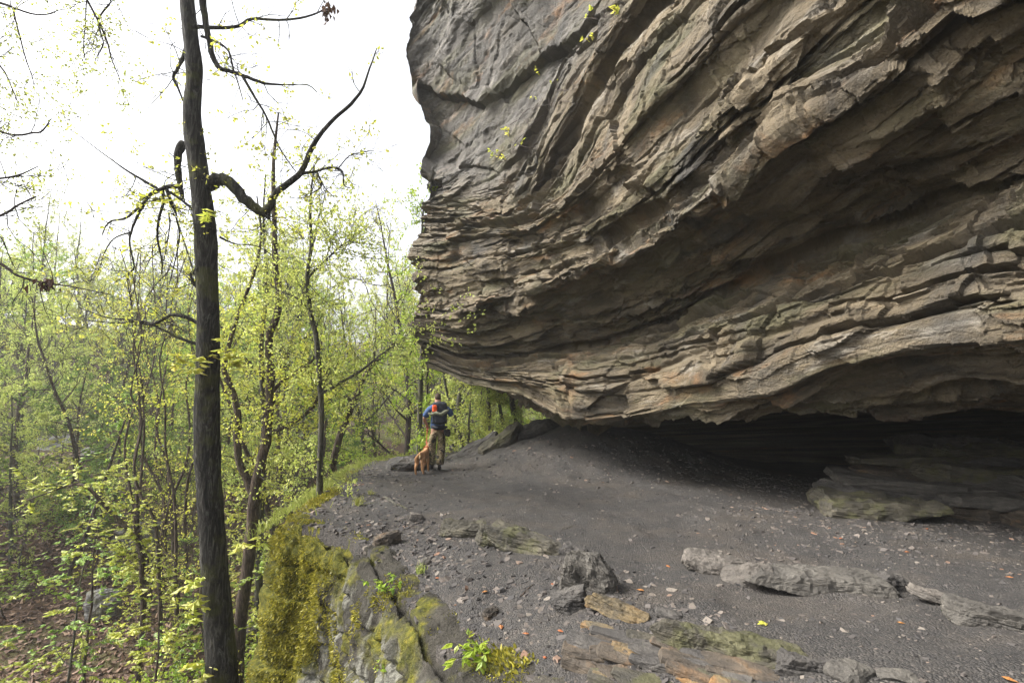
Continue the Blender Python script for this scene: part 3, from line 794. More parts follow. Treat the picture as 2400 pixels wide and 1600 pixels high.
# the row of stones across the path
rock_at('buried_stone', 1085, 1256, 105, 31, 'rounded dark stone half buried in the path, left end of the row', 'stone_olive', 0.7, 21, R(-6), (R(10), R(4)), 0.05, 0.35, sq=0.72)
rock_at('buried_stone', 1128, 1282, 34, 45, 'narrow stone standing on edge between two path stones', 'stone_olive', 1.3, 22, R(24), (0, R(16)), 0.04, 0.35, sq=0.72)
rock_at('buried_stone', 1230, 1296, 196, 41, 'long blocky olive stone set across the path', 'stone_olive', 0.35, 23, R(-24), (R(6), R(9)), 0.055, 0.4, cuts=5, n=26, sq=0.72)
rock_at('buried_stone', 1345, 1306, 60, 20, 'small dark stone behind the end of the long blocky one', 'stone_dark', 0.8, 24, R(-30), (0, R(10)), 0.03, 0.4, sq=0.72)
rock_at('standing_stone', 1372, 1392, 122, 80, 'grey ribbed stone standing up by itself in the gravel', 'stone_grey', 0.6, 31, R(-10), (R(-10), R(12)), 0.03, 0.3, cuts=9, n=26, dip=0.9, sq=0.72)
rock_at('buried_stone', 1345, 1436, 92, 42, 'dark rounded stone below the grey ribbed one', 'stone_dark', 0.6, 32, R(10), (R(-8), R(-8)), 0.03, 0.35, n=22, sq=0.72)
rock_at('ochre_slab', 1445, 1448, 150, 27, 'wedge of rock with a rusty orange top edge', 'stone_ochre', 0.32, 33, R(-32), (R(-14), R(12)), 0.03, 0.35, cuts=5, n=22, sq=0.72)
rock_at('buried_stone', 1570, 1452, 60, 12, 'small flat stone right of the rusty wedge', 'stone_dark', 0.6, 34, R(-15), (0, R(10)), 0.02, 0.4, sq=0.72)
# long pale boulder ridge
rock_at('pale_boulder', 1690, 1346, 150, 36, 'smooth pale knob at the left end of the boulder ridge', 'stone_pale', 0.7, 41, R(-18), (R(-6), R(10)), 0.0, 0.4, cuts=5, n=26, rough=0.9, sq=0.35)
rock_at('pale_boulder', 1775, 1378, 110, 35, 'pale wedge of rock in the middle of the boulder ridge', 'stone_pale', 0.75, 42, R(-12), (R(-12), R(-12)), 0.0, 0.4, cuts=7, n=24, sq=0.4)
rock_at('long_boulder', 1935, 1388, 330, 39, 'long low grey boulder with a dark undercut front', 'stone_grey', 0.34, 43, R(-7), (R(6), R(3)), 0.0, 0.45, cuts=9, n=40, rough=0.8, sq=0.6)
rock_at('buried_stone', 2098, 1386, 74, 31, 'dark pointed stone at the right end of the long boulder', 'stone_dark', 0.7, 44, R(10), (0, R(6)), 0.03, 0.35, sq=0.72)
rock_at('pale_boulder', 2240, 1424, 150, 22, 'low tan rock breaking the gravel right of the boulders', 'stone_pale', 0.5, 45, R(-28), (R(-5), R(12)), 0.04, 0.5, n=24, sq=0.72)
rock_at('long_boulder', 2370, 1478, 200, 36, 'grey rounded rock at the edge of the wet gravel', 'stone_grey', 0.5, 46, R(-24), (R(-4), R(8)), 0.05, 0.45, n=26, sq=0.72)
# foreground
rock_at('bedrock_rib', 1740, 1540, 390, 34, 'long mossy rib of bedrock curving through the gravel', 'stone_olive', 0.20, 51, R(-17), (R(8), R(7)), 0.02, 0.8, cuts=9, n=40, rough=0.9)
rock_at('bedrock_rib', 1905, 1580, 200, 30, 'low dark end of the bedrock rib', 'stone_dark', 0.3, 52, R(-8), (R(0), R(4)), 0.03, 0.5, n=24)
rock_at('low_stone', 2010, 1595, 110, 23, 'smooth lump of stone nearly buried in grey gravel', 'stone_grey', 0.7, 53, R(20), (0, R(4)), 0.0, 0.55, sq=0.3)
rock_at('low_stone', 2120, 1600, 80, 13, 'small smooth stone beside the nearly buried lump', 'stone_grey', 0.7, 54, R(-10), (0, 0), 0.0, 0.5, sq=0.3)
rock_at('small_stone', 905, 1278, 66, 24, 'flat brown stone on the lip of the mossy bank', 'stone_brown', 0.6, 56, R(25), (R(0), R(-14)), 0.02, 0.3)
rock_at('small_stone', 975, 1222, 34, 15, 'small pale stone beside the root', 'stone_pale', 0.7, 57, R(10), (0, R(6)), 0.015, 0.3)
rock_at('small_stone', 993, 1328, 30, 12, 'flat round pale pebble stone lying in the shale', 'stone_pale', 0.8, 58, R(0), (0, 0), 0.0, 0.4, sq=0.2)
rock_at('small_stone', 1148, 1450, 36, 20, 'flat tan chip of stone near the leafy sprig', 'stone_brown', 0.7, 59, R(30), (0, R(5)), 0.012, 0.3)

# bedded outcrop in the foreground: thin plates, each its own stone
def build_outcrop():
    root = empty('bedded_outcrop', on_shelf(1560, 1560))
    tag(root, 'bedded brown outcrop of thin rusty plates breaking through the path', 'rock')
    rng = np.random.default_rng(77)
    rl = np.array(root.location)
    k = 0
    spots = []
    for j in range(40):
        f = rng.random(); g = rng.random()
        u = 1380 + 330 * f + 120 * g * (f - 0.2); v = 1462 + 60 * f + 150 * g
        spots.append((u, v, rng.uniform(70, 210), rng.uniform(5, 11), ('stone_brown', 'stone_brown', 'stone_olive', 'stone_dark', 'stone_brown', 'stone_ochre')[j % 6]))
    for (u, v, wpx, hpx, m) in spots:
        c = on_shelf(u, v); dist = (c - CAM) @ FWD
        w = wpx * dist / 1200; h = hpx * dist / 1200
        me = rock_mesh('plate', (w, w * rng.uniform(0.22, 0.42), h * 2.4), 700 + k, m, 0.008, cuts=8, n=12, sq=0.75)
        o = link('plate', me, root, tuple(c - rl + np.array([0, 0, -h * 1.5])))
        o.rotation_euler = (R(rng.uniform(-2, 8)), R(rng.uniform(2, 8)), R(-24 + rng.uniform(-9, 9)))
        k += 1
build_outcrop()

# low bedded ledge under the right end of the overhang
def build_ledge():
    root = empty('cave_ledge', hit(2300, 1215, 0.0))
    tag(root, 'low ledge of thin olive brown rock beds in front of the cave', 'rock ledge')
    rl = np.array(root.location); rng = np.random.default_rng(78)
    k = 0
    for tier in range(7):
        zb = -0.05 + 0.15 * tier; s0 = 6.7 + 0.30 * tier
        u0 = 1990 + 22 * tier + (60 if tier > 4 else 0); u = u0
        while u < 2620:
            w = rng.uniform(0.8, 1.9); h = rng.uniform(0.15, 0.26)
            sk = s0 + rng.uniform(-0.16, 0.16) + 0.55 * (1 - (u - 1990) / 500)
            x = (u - 1200) / 1200 * sk
            y = sk / cP
            zg = float(shelf_z(np.array([x]), np.array([y]))[0])
            me = rock_mesh('bed', (w * 1.25, rng.uniform(1.0, 1.5), h * 1.25), 800 + k, ('stone_olive', 'stone_brown', 'stone_grey', 'stone_olive', 'stone_dark')[rng.integers(5)], 0.03, cuts=7, n=19, sq=0.8, rough=1.3)
            c = np.array([x + w * 0.5, y + 0.55, zg + zb - 0.04])
            o = link('bed', me, root, tuple(c - rl)); k += 1
            o.rotation_euler = (R(rng.uniform(-4, 4)), R(rng.uniform(-3, 4)), R(-14 + rng.uniform(-8, 8)))
            u += w * 0.92 * 1200 / sk
build_ledge()

# ---- shale chips and gravel, far too many to count
def build_chips():
    rng = np.random.default_rng(8)
    n = 48000
    yy = 1.9 * (13.5 / 1.9) ** (rng.random(n) ** 0.9)
    q = rng.uniform(-0.62, 1.12, n)
    xx = yy * q
    ed = edge_dist(xx, yy)
    left = sstep(2.4, 0.2, ed)
    right = np.maximum(sstep(0.25, 0.5, q) * sstep(4.6, 6.0, yy), 0.8 * sstep(4.6, 3.2, np.hypot((xx - 2.3) / 1.15, yy - 14.0)))
    clump = fbm(xx * 0.9, yy * 0.9, 0, 3, 600)
    keep = (ed > 0.05) & (rng.random(n) < (0.10 + 0.85 * left + 0.7 * right) * (0.55 + 0.9 * sstep(-0.3, 0.35, clump)))
    xx, yy, ed, left = xx[keep], yy[keep], ed[keep], left[keep]
    n = len(xx)
    zz = shelf_z(xx, yy)
    sz = np.exp(rng.normal(math.log(0.009), 0.5, n)) * (0.75 + 0.07 * yy) * (1 + 0.9 * left * sstep(3.5, 6.0, yy))
    sz = np.minimum(sz, 0.034)
    ang = rng.uniform(0, 2 * math.pi, n)
    k = 5
    a = ang[:, None] + np.arange(k)[None, :] * (2 * math.pi / k) + rng.uniform(-0.35, 0.35, (n, k))
    rad = sz[:, None] * rng.uniform(0.55, 1.25, (n, k)) * (1 + 0.55 * np.cos(a - ang[:, None]) ** 2)
    tx = rng.normal(0, 0.28, n); ty = rng.normal(0, 0.28, n)
    top = np.stack([xx[:, None] + rad * np.cos(a), yy[:, None] + rad * np.sin(a), 0 * a], -1)
    top[..., 2] = zz[:, None] + (sz * rng.uniform(0.10, 0.32, n))[:, None] + (top[..., 0] - xx[:, None]) * tx[:, None] + (top[..., 1] - yy[:, None]) * ty[:, None]
    bot = top.copy(); bot[..., :2] = bot[..., :2] * 1.0 + (bot[..., :2] - np.stack([xx, yy], -1)[:, None]) * 0.12; bot[..., 2] -= sz[:, None] * 0.75
    cen = top.mean(1, keepdims=True); cen[..., 2] += 0
    V = np.concatenate([top, bot, cen], 1).reshape(-1, 3)
    b = np.arange(n)[:, None] * (2 * k + 1)
    i = np.arange(k)[None, :]; j = (i + 1) % k
    tris = np.stack([b + i, b + j, b + 2 * k + 0 * i], -1).reshape(-1, 3)
    quads = np.stack([b + i, b + k + i, b + k + j, b + j], -1).reshape(-1, 4)
    o = link('shale_chips', make_mesh('shale_chips', V, quads=quads, tris=tris, smooth=False, mats=[M['shale_chips']]))
    tag(o, 'grey and reddish shale chips scattered over the path', 'gravel', kind='stuff')
build_chips()
# ------------------------------------------------------------------ trees
class Tubes:
    def __init__(self):
        self.V, self.Q, self.T, self.n = [], [], [], 0
    def tube(self, pts, rad, k=6):
        pts = np.asarray(pts, float); rad = np.asarray(rad, float); m = len(pts)
        T = np.gradient(pts, axis=0); T /= np.linalg.norm(T, axis=1, keepdims=True) + 1e-9
        ref = np.array([0.0, 0, 1]) if abs(T[0, 2]) < 0.8 else np.array([1.0, 0, 0])
        A = np.cross(T, ref); A /= np.linalg.norm(A, axis=1, keepdims=True) + 1e-9
        B = np.cross(T, A)
        a = np.arange(k) * (2 * math.pi / k)
        ring = pts[:, None] + rad[:, None, None] * (np.cos(a)[None, :, None] * A[:, None] + np.sin(a)[None, :, None] * B[:, None])
        self.V.append(ring.reshape(-1, 3))
        i = np.arange(m - 1)[:, None] * k + np.arange(k)[None, :]
        j = np.arange(m - 1)[:, None] * k + (np.arange(k)[None, :] + 1) % k
        self.Q.append(np.stack([i, j, j + k, i + k], -1).reshape(-1, 4) + self.n)
        self.n += m * k
    def mesh(self, name, mat, rough=0.0):
        V = np.concatenate(self.V); Q = np.concatenate(self.Q)
        return make_mesh(name, V, quads=Q, mats=[M[mat]])

class Leaves:
    def __init__(self): self.V, self.Q, self.n = [], [], 0
    def add(self, C, D, W, L, wid, fold=0.3, bend=0.5):
        if len(C) == 0: return
        v, q = quads_leaf(C, D, W, L, wid, fold, bend)
        self.V.append(v); self.Q.append(q + self.n); self.n += len(v)
    def simple(self, rng, P, size, droop=-0.3, wr=0.32):
        D = rand_dirs(rng, len(P), droop); L = size * rng.uniform(0.6, 1.3, len(P))
        self.add(P, D, perp(D, rng), L, L * wr)
    def palmate(self, rng, P, size, out):
        """five drooping leaflets fanned from each point"""
        n = len(P)
        for k in range(5):
            a = np.radians((-100, -50, 0, 50, 100)[k] + rng.uniform(-8, 8, n))
            o = out / (np.linalg.norm(out, axis=1, keepdims=True) + 1e-9)
            side = np.stack([-o[:, 1], o[:, 0], 0 * o[:, 0]], -1)
            D = o * np.cos(a)[:, None] + side * np.sin(a)[:, None]
            D[:, 2] -= rng.uniform(0.3, 0.8, n); D /= np.linalg.norm(D, axis=1, keepdims=True)
            W = np.cross(D, np.array([0, 0, 1.0])); W /= np.linalg.norm(W, axis=1, keepdims=True) + 1e-9
            L = size * (1.15, 0.9, 1.2, 0.9, 0.75)[k] * rng.uniform(0.7, 1.2, n) * (0.65 if k in (0, 4) else 1)
            self.add(P, D, W, L, L * 0.24)
    def mesh(self, name, mat):
        return make_mesh(name, np.concatenate(self.V), quads=np.concatenate(self.Q), smooth=False, mats=[M[mat]])

def wander(rng, start, d, length, n, jitter, up=0.0):
    """a crooked line"""
    d = np.asarray(d, float); d = d / np.linalg.norm(d)
    pts = [np.asarray(start, float)]
    for i in range(n):
        d = d + rng.normal(0, jitter, 3) + np.array([0, 0, up])
        d = d / np.linalg.norm(d)
        pts.append(pts[-1] + d * length / n)
    return np.array(pts)

def limb(rng, tb, lv, start, d, length, r, depth, leaf, dens, jitter=0.22, up=0.06, kids=(3, 5), palm=False, lsize=0.08):
    n = max(4, int(length / 0.25)) if depth else 4
    n = min(n, 9)
    p = wander(rng, start, d, length, n, jitter, up)
    tb.tube(p, np.linspace(r, max(r * 0.25, 0.003), len(p)), 5 if r > 0.02 else 3)
    dirn = p[-1] - p[0]
    if depth > 0:
        for i in range(rng.integers(kids[0], kids[1] + 1)):
            f = rng.uniform(0.25, 1.0); k = min(int(f * n), n - 1)
            st = p[k] + (p[k + 1] - p[k]) * (f * n - k)
            dd = (p[k + 1] - p[k]); dd = dd / np.linalg.norm(dd) + rand_dirs(rng, 1)[0] * 0.85
            limb(rng, tb, lv, st, dd, length * rng.uniform(0.35, 0.6), r * 0.5, depth - 1, leaf, dens, jitter, up, kids, palm, lsize)
    if leaf and depth <= 1:
        m = rng.poisson(dens * length)
        if m:
            f = rng.uniform(0.2, 1.0, m) * n; k = np.minimum(f.astype(int), n - 1)
            P = p[k] + (p[k + 1] - p[k]) * (f - k)[:, None]
            if palm:
                lv.palmate(rng, P, lsize, np.tile(dirn, (m, 1)) * np.array([1, 1, 0.1]) + rng.normal(0, 0.12, (m, 3)))
            else:
                c = 4
                P = np.repeat(P, c, axis=0) + rng.normal(0, 0.045, (m * c, 3))
                lv.simple(rng, P, lsize)

def make_tree(name, seed, H, r0, bark, leafm, first=0.3, nb=22, blen=2.6, rise=0.5, dens=9, lean=0.05, crook=0.05, lsize=0.085, depth=2, palm=False, kids=(3, 5), up=0.05, label='', cat='tree', group=None, fork=False):
    rng = np.random.default_rng(seed)
    tb, lv = Tubes(), Leaves()
    t = wander(rng, (0, 0, -0.4), (lean * rng.normal(), lean * rng.normal(), 1), H + 0.4, 16, crook, 0.10)
    rr = r0 * (1 - np.linspace(0, 1, 17)) ** 0.75 + 0.008
    rr[0] *= 1.35; rr[1] *= 1.08
    tb.tube(t, rr, 9)
    if fork:
        k = 6
        t2 = wander(rng, t[k], (rng.normal(0, 0.5), rng.normal(0, 0.5), 0.9), H * 0.55, 9, crook * 1.3, 0.06)
        tb.tube(t2, np.linspace(rr[k] * 0.75, 0.01, 10), 7)
    for i in range(nb):
        f = first + (0.98 - first) * (i + rng.random()) / nb
        src, rs = (t, rr)
        k = min(int(f * 16), 15)
        st = src[k] + (src[k + 1] - src[k]) * (f * 16 - k)
        az = i * 2.4 + rng.normal(0, 0.5)
        L = blen * (1.15 - f) ** 0.7 * rng.uniform(0.55, 1.25) * (0.6 + 0.5 * min(1, (f - first) * 5 + 0.3))
        d = np.array([math.cos(az), math.sin(az), rise * rng.uniform(0.3, 1.6)])
        limb(rng, tb, lv, st, d, L, max(rs[k] * 0.42, 0.008), depth, True, dens, 0.20, up, kids, palm, lsize)
    if fork:
        for i in range(nb // 2):
            f = rng.uniform(0.3, 1.0); k = min(int(f * 9), 8); st = t2[k]
            az = rng.uniform(0, 6.28); d = np.array([math.cos(az), math.sin(az), rise * rng.uniform(0.3, 1.6)])
            limb(rng, tb, lv, st, d, blen * 0.6 * rng.uniform(0.5, 1.2), 0.018, depth, True, dens, 0.2, up, kids, palm, lsize)
    root = empty(name)
    tag(root, label, cat, group)
    link('trunk', tb.mesh('trunk', bark), root)
    link('crown', lv.mesh('crown', leafm), root)
    return root

G_WOOD = 'spring trees filling the wooded valley'
PROTO = {}
PROTO['slender_a'] = make_tree('slender_tree', 1001, 13.0, 0.11, 'bark_grey', 'leaf_pale', 0.34, 26, 2.6, 0.8, 4.6, lsize=0.08, label='slender grey trunked tree with a loose pale green crown in the wood', group=G_WOOD)
PROTO['slender_b'] = make_tree('slender_tree', 1002, 12.0, 0.10, 'bark_brown', 'leaf_pale', 0.28, 26, 2.8, 0.7, 4.6, lean=0.12, crook=0.08, lsize=0.085, label='slender brown trunked tree with a loose pale green crown in the wood', group=G_WOOD)
PROTO['slender_c'] = make_tree('forked_tree', 1003, 12.5, 0.12, 'bark_grey', 'leaf_yellow', 0.36, 22, 2.4, 0.8, 4.5, crook=0.07, fork=True, lsize=0.08, label='forked tree with tiny yellow green leaves in the wood', group=G_WOOD)
PROTO['round_a'] = make_tree('leafy_tree', 1004, 9.0, 0.09, 'bark_brown', 'leaf_bright', 0.18, 28, 2.9, 0.35, 6.5, lsize=0.095, up=0.02, label='leafy understorey tree with spreading bright green layers', group=G_WOOD)
PROTO['round_b'] = make_tree('leafy_tree', 1005, 8.0, 0.08, 'bark_grey', 'leaf_pale', 0.15, 28, 2.8, 0.3, 6.5, lsize=0.09, up=0.02, lean=0.1, label='leafy understorey tree with spreading pale green layers', group=G_WOOD)
PROTO['bare'] = make_tree('bare_tree', 1006, 12.0, 0.12, 'bark_twig', 'leaf_yellow', 0.25, 26, 2.8, 0.6, 1.3, crook=0.09, lsize=0.06, kids=(4, 6), label='mostly bare brown tree with a haze of fine twigs in the wood', group=G_WOOD)
PROTO['green'] = make_tree('leafy_tree', 1007, 7.0, 0.08, 'bark_brown', 'leaf_green', 0.15, 26, 2.6, 0.3, 9, lsize=0.10, up=0.0, label='leafy understorey tree with deep green layers in the valley', group=G_WOOD)
G_SAP = 'young saplings on the valley floor'
PROTO['sap_a'] = make_tree('sapling', 1011, 3.6, 0.022, 'bark_brown', 'leaf_yellow', 0.30, 15, 1.25, 0.12, 10, lsize=0.10, depth=1, palm=True, kids=(2, 4), up=-0.03, lean=0.15, crook=0.09, label='thin sapling with drooping hand shaped yellow green leaves on the valley floor', cat='sapling', group=G_SAP)
PROTO['sap_b'] = make_tree('sapling', 1012, 2.8, 0.018, 'bark_brown', 'leaf_bright', 0.25, 14, 1.15, 0.12, 10, lsize=0.10, depth=1, palm=True, kids=(2, 4), up=-0.03, lean=0.15, crook=0.10, label='small sapling with drooping hand shaped bright green leaves on the valley floor', cat='sapling', group=G_SAP)
PROTO['sap_c'] = make_tree('sapling', 1013, 4.6, 0.030, 'bark_grey', 'leaf_bright', 0.35, 18, 1.4, 0.2, 8, lsize=0.10, depth=1, palm=True, kids=(2, 4), up=-0.02, lean=0.18, crook=0.08, label='tall whippy sapling with layered bright green leaves on the valley floor', cat='sapling', group=G_SAP)

PLAIN = {'slender_a': 'slender grey trunked tree with loose pale green crown', 'slender_b': 'slender brown trunked tree with loose pale green crown', 'slender_c': 'forked tree with tiny yellow green leaves', 'round_a': 'leafy understorey tree with spreading bright green layers', 'round_b': 'leafy understorey tree with spreading pale green layers', 'bare': 'mostly bare brown tree with hazy fine twigs', 'green': 'leafy understorey tree with deep green layers'}
USED = set()
def place(kind, x, y, rz, sc, z=None, label=None, group=None, sink=0.0):
    pr = PROTO[kind]
    if kind in USED: o = copy_tree(pr)
    else: USED.add(kind); o = pr
    zz = float(floor_z(np.array([x]), np.array([y]))[0]) if z is None else z
    o.location = (x, y, zz - sink); o.rotation_euler = (0, 0, rz); o.scale = (sc, sc, sc)
    if label: o['label'] = label
    if group: o['group'] = group
    return o

def plant_wood():
    rng = np.random.default_rng(31)
    pts = []
    kinds = ['slender_a', 'slender_b', 'slender_c', 'round_a', 'round_b', 'bare', 'green']
    tries = 0
    while len(pts) < 215 and tries < 9000:
        tries += 1
        a = math.radians(rng.uniform(-54, 22)); r = 13 + 62 * rng.random() ** 0.75
        x, y = r * math.sin(a), r * math.cos(a)
        if a > math.radians(-5) and r < 22: continue
        if a > math.radians(-17) and r < 17.5: continue
        if x > -5.5 and y < 17: continue
        if math.degrees(a) < -24 and r < 21: continue
        if -25 < math.degrees(a) < 22 and r > 27 and rng.random() < 0.90: continue
        if -25 < math.degrees(a) < -4 and r <= 27 and rng.random() < 0.62: continue
        if any((x - q[0]) ** 2 + (y - q[1]) ** 2 < (1.3 + 0.022 * r) ** 2 for q in pts): continue
        w = [3.2, 3.0, 2.0, 1.8, 2.2, 1.3, 0.9]
        if r < 24: w = [2.5, 2.5, 1.5, 0.8, 1.0, 1.2, 0.5]
        if math.degrees(a) < -28: w = [1.2, 1.2, 1.2, 2.2, 2.4, 1.6, 1.6]
        w = np.array(w) / sum(w)
        k = kinds[rng.choice(7, p=w)]
        pts.append((x, y))
        sc = rng.uniform(0.8, 1.2) * (1.0 if r < 40 else 1.15)
        if math.degrees(a) < -27: sc *= 0.74
        o = place(k, x, y, rng.uniform(0, 6.28), sc)
        zf = float(floor_z(np.array([x]), np.array([y]))[0])
        where = 'up the wooded hillside' if zf > 1.0 else ('in the nearer part of the wood' if r < 24 else 'deeper in the valley')
        o['label'] = PLAIN[k] + ' ' + where
    # saplings
    n = 0; sp = []
    while n < 46:
        a = math.radians(rng.uniform(-52, -20)); r = 9.5 + 17 * rng.random() ** 0.9
        x, y = r * math.sin(a), r * math.cos(a)
        if x > -4.6: continue
        if any((x - q[0]) ** 2 + (y - q[1]) ** 2 < 0.9 for q in sp): continue
        sp.append((x, y))
        place(['sap_a', 'sap_b', 'sap_c'][rng.choice(3, p=[0.38, 0.36, 0.26])], x, y, rng.uniform(0, 6.28), rng.uniform(0.6, 1.05))
        n += 1
plant_wood()

# ---- trees drawn from the photograph: limbs given as photo points with a depth
def photo_tree(name, label, limbs, bark, leafm, seed, twigs=0, dens=3.0, lsize=0.06, cat='tree', tw_len=0.5, group=None, palm=False, base=None, knob=0.0):
    rng = np.random.default_rng(seed); tb, lv = Tubes(), Leaves()
    allp = []
    for L in limbs:
        s0 = L['s']; pts = np.array([px(a[0], a[1], a[3] if len(a) > 3 else s0) for a in L['p']])
        w = np.array([a[2] * (a[3] if len(a) > 3 else s0) / 1200 / 2 for a in L['p']])
        m = max(len(pts) * 3, 8) if len(pts) < 18 else len(pts) * 10
        # smooth curve through the points
        t = np.linspace(0, len(pts) - 1, m); i = np.minimum(t.astype(int), len(pts) - 2); f = (t - i)[:, None]
        P0 = pts[np.maximum(i - 1, 0)]; P1 = pts[i]; P2 = pts[i + 1]; P3 = pts[np.minimum(i + 2, len(pts) - 1)]
        C = 0.5 * ((2 * P1) + (-P0 + P2) * f + (2 * P0 - 5 * P1 + 4 * P2 - P3) * f ** 2 + (-P0 + 3 * P1 - 3 * P2 + P3) * f ** 3)
        rad = np.interp(t, np.arange(len(pts)), w)
        if knob: rad = rad * (1 + knob * fbm(t * 1.7 + seed, t * 0 + 3, 0, 3, seed))
        C = C + rng.normal(0, 1, C.shape) * np.minimum(rad[:, None] * 0.12, 0.008) * (m < 100)
        tb.tube(C, rad, L.get('k', 7))
        if L.get('k', 7) >= 16:
            W = tb.V[-1].reshape(len(C), -1, 3); q_ = np.arange(W.shape[1])[None, :] + 0 * t[:, None]
            g_ = 1 + 0.05 * fbm(q_ * 0.9, t[:, None] * 0.9 + 0 * q_, 0, 2, 7) + 0.035 * fbm(q_ * 0.45, t[:, None] * 4 + 0 * q_, 3, 3, 8)
            tb.V[-1] = (C[:, None] + (W - C[:, None]) * g_[..., None]).reshape(-1, 3)
        if L.get('tw', True): allp.append((C, rad))
    for _ in range(twigs):
        C, rad = allp[rng.integers(len(allp))]
        k = rng.integers(1, len(C) - 1)
        d = (C[k + 1] - C[k - 1]); d = d / (np.linalg.norm(d) + 1e-9) * 0.5 + rand_dirs(rng, 1)[0]
        limb(rng, tb, lv, C[k], d, tw_len * rng.uniform(0.4, 1.4), min(rad[k] * 0.5, 0.008), 1, True, dens, 0.25, 0.02, (2, 4), palm, lsize)
    o0 = np.array(base) if base is not None else tb.V[0][0]
    root = empty(name, tuple(o0)); tag(root, label, cat, group)
    me = tb.mesh('trunk', bark)
    ob = link('trunk', me, root, tuple(-o0))
    if lv.V:
        link('crown', lv.mesh('crown', leafm), root, tuple(-o0))
    return root, lv

def D(*pts):
    """points read in the 2352-wide view of the photograph"""
    return [(p[0] / 0.98, p[1] / 0.98, *p[2:]) for p in pts]

def main_tree():
    s = 7.2
    trunk = {'s': s, 'k': 28, 'tw': False, 'p': [(560, 2010, 110, 8.3), (532, 1800, 88, 7.7), (522, 1597, 69), (514, 1474, 63), (501, 1304, 56), (488, 1100, 53), (485, 975, 52), (488, 771, 50), (483, 584, 48), (478, 510, 46), (464, 391, 40), (450, 272, 37), (456, 170, 35), (446, 80, 33), (438, 0, 32), (428, -160, 32), (420, -400, 24), (425, -650, 12)]}
    limbs = [trunk]
    A = lambda *p, s=s, k=7: limbs.append({'s': s, 'k': k, 'p': D(*p)})
    # right arm: dips to an elbow then climbs away
    A((478, 425, 34), (500, 412, 30), (525, 418, 27), (560, 455, 25), (590, 480, 23), (612, 490, 20), (618, 505, 6), k=9)
    A((606, 486, 24), (622, 470, 17), (630, 448, 16), (655, 425, 15), (690, 398, 14), (702, 375, 12), (715, 340, 11), (760, 280, 9), (800, 245, 8), (832, 205, 6), (848, 160, 4), (866, 110, 2), k=8)
    A((690, 398, 8), (720, 395, 6), (745, 388, 6), (770, 385, 5), (787, 395, 4), (790, 425, 3), (805, 432, 2))
    A((728, 395, 4), (738, 420, 4), (735, 432, 3), (715, 445, 2))
    A((775, 390, 3), (800, 360, 2.5), (830, 350, 2), (860, 346, 1.5))
    # upper right limbs
    A((462, -40, 18), (468, 20, 15), (480, 90, 13), (497, 150, 12), (535, 165, 9), (570, 178, 8), (610, 192, 6), (655, 195, 4), (705, 195, 3), (728, 212, 2))
    A((555, 172, 7), (580, 215, 6), (610, 265, 5), (625, 300, 4.5), (645, 345, 3.5), (680, 395, 2.5))
    A((450, 62, 9), (490, 64, 9), (545, 62, 8), (575, 44, 7), (625, 46, 6), (680, 44, 5), (725, 32, 4), (752, 20, 3))
    A((462, 84, 6), (500, 98, 5), (525, 118, 5), (535, 155, 4), (548, 195, 3), (558, 230, 2))
    # left limbs
    A((428, 112, 10), (412, 150, 8), (398, 178, 7), (410, 205, 5), (420, 232, 3.5))
    A((424, 330, 20), (412, 345, 19), (408, 375, 16), (412, 410, 14), (418, 445, 10), (421, 455, 3), k=8)
    A((416, 428, 13), (395, 428, 11), (370, 434, 10), (348, 445, 8), (325, 470, 7), (290, 500, 5.5), (250, 510, 4), (235, 540, 2.5))
    A((340, 452, 7), (318, 490, 6), (303, 530, 5), (298, 560, 4), (308, 615, 3.5), (293, 632, 3), (300, 690, 2))
    A((372, 436, 8), (376, 460, 7), (366, 500, 6), (362, 545, 5), (372, 600, 4), (372, 630, 2.5))
    A((382, 434, 9), (395, 470, 7), (405, 495, 4), (388, 490, 4), (390, 520, 3), (376, 600, 2))
    A((390, 440, 6), (420, 462, 5), (440, 478, 3))
    A((360, 432, 6), (305, 400, 5), (260, 370, 3), (200, 325, 2), (150, 290, 1.2))
    A((298, 534, 4), (262, 548, 3), (240, 580, 2.5), (232, 610, 1.5))
    A((405, 500, 4), (412, 540, 4), (404, 590, 3), (388, 655, 2))
    A((455, 660, 8), (442, 648, 7), (438, 628, 5))
    A((505, 545, 6), (540, 560, 3), (590, 565, 2.5), (630, 590, 1.8))
    A((452, 740, 9), (400, 722, 8), (350, 745, 7), (300, 735, 5), (240, 728, 3), (180, 705, 2))
    A((452, 790, 8), (410, 775, 7), (370, 755, 6), (330, 738, 5), (270, 742, 3), (200, 735, 2))
    root, lv = photo_tree('tall_tree', 'tall dark mossy tree trunk with crooked bare limbs beside the path', limbs, 'bark_main', 'leaf_yellow', 41, twigs=200, dens=1.8, lsize=0.055, base=px(560, 2010, 8.3), tw_len=0.55, knob=0.10)
    # clumps of new leaves on the trunk
    rng = np.random.default_rng(42); o0 = np.array(root.location)
    for (u, v, n) in [(478, 490, 6), (455, 840, 5), (470, 830, 6), (535, 818, 8), (545, 835, 6), (520, 800, 5), (404, 818, 5), (410, 830, 4), (455, 1380, 5), (450, 1330, 5), (440, 1400, 6), (440, 1530, 5), (470, 1545, 6), (430, 1350, 4), (560, 1245, 4), (590, 1243, 3)]:
        c = px(u / 0.98, v / 0.98, 6.9)
        l2 = Leaves(); l2.palmate(rng, c + rng.normal(0, 0.06, (n, 3)), 0.12, rng.normal(0, 1, (n, 3)) * np.array([1, 1, 0.1]))
        link('leaf_cluster', l2.mesh('leaf_cluster', 'leaf_yellow'), root, tuple(-o0))
    # bunches of last year's leaves
    l3 = Leaves()
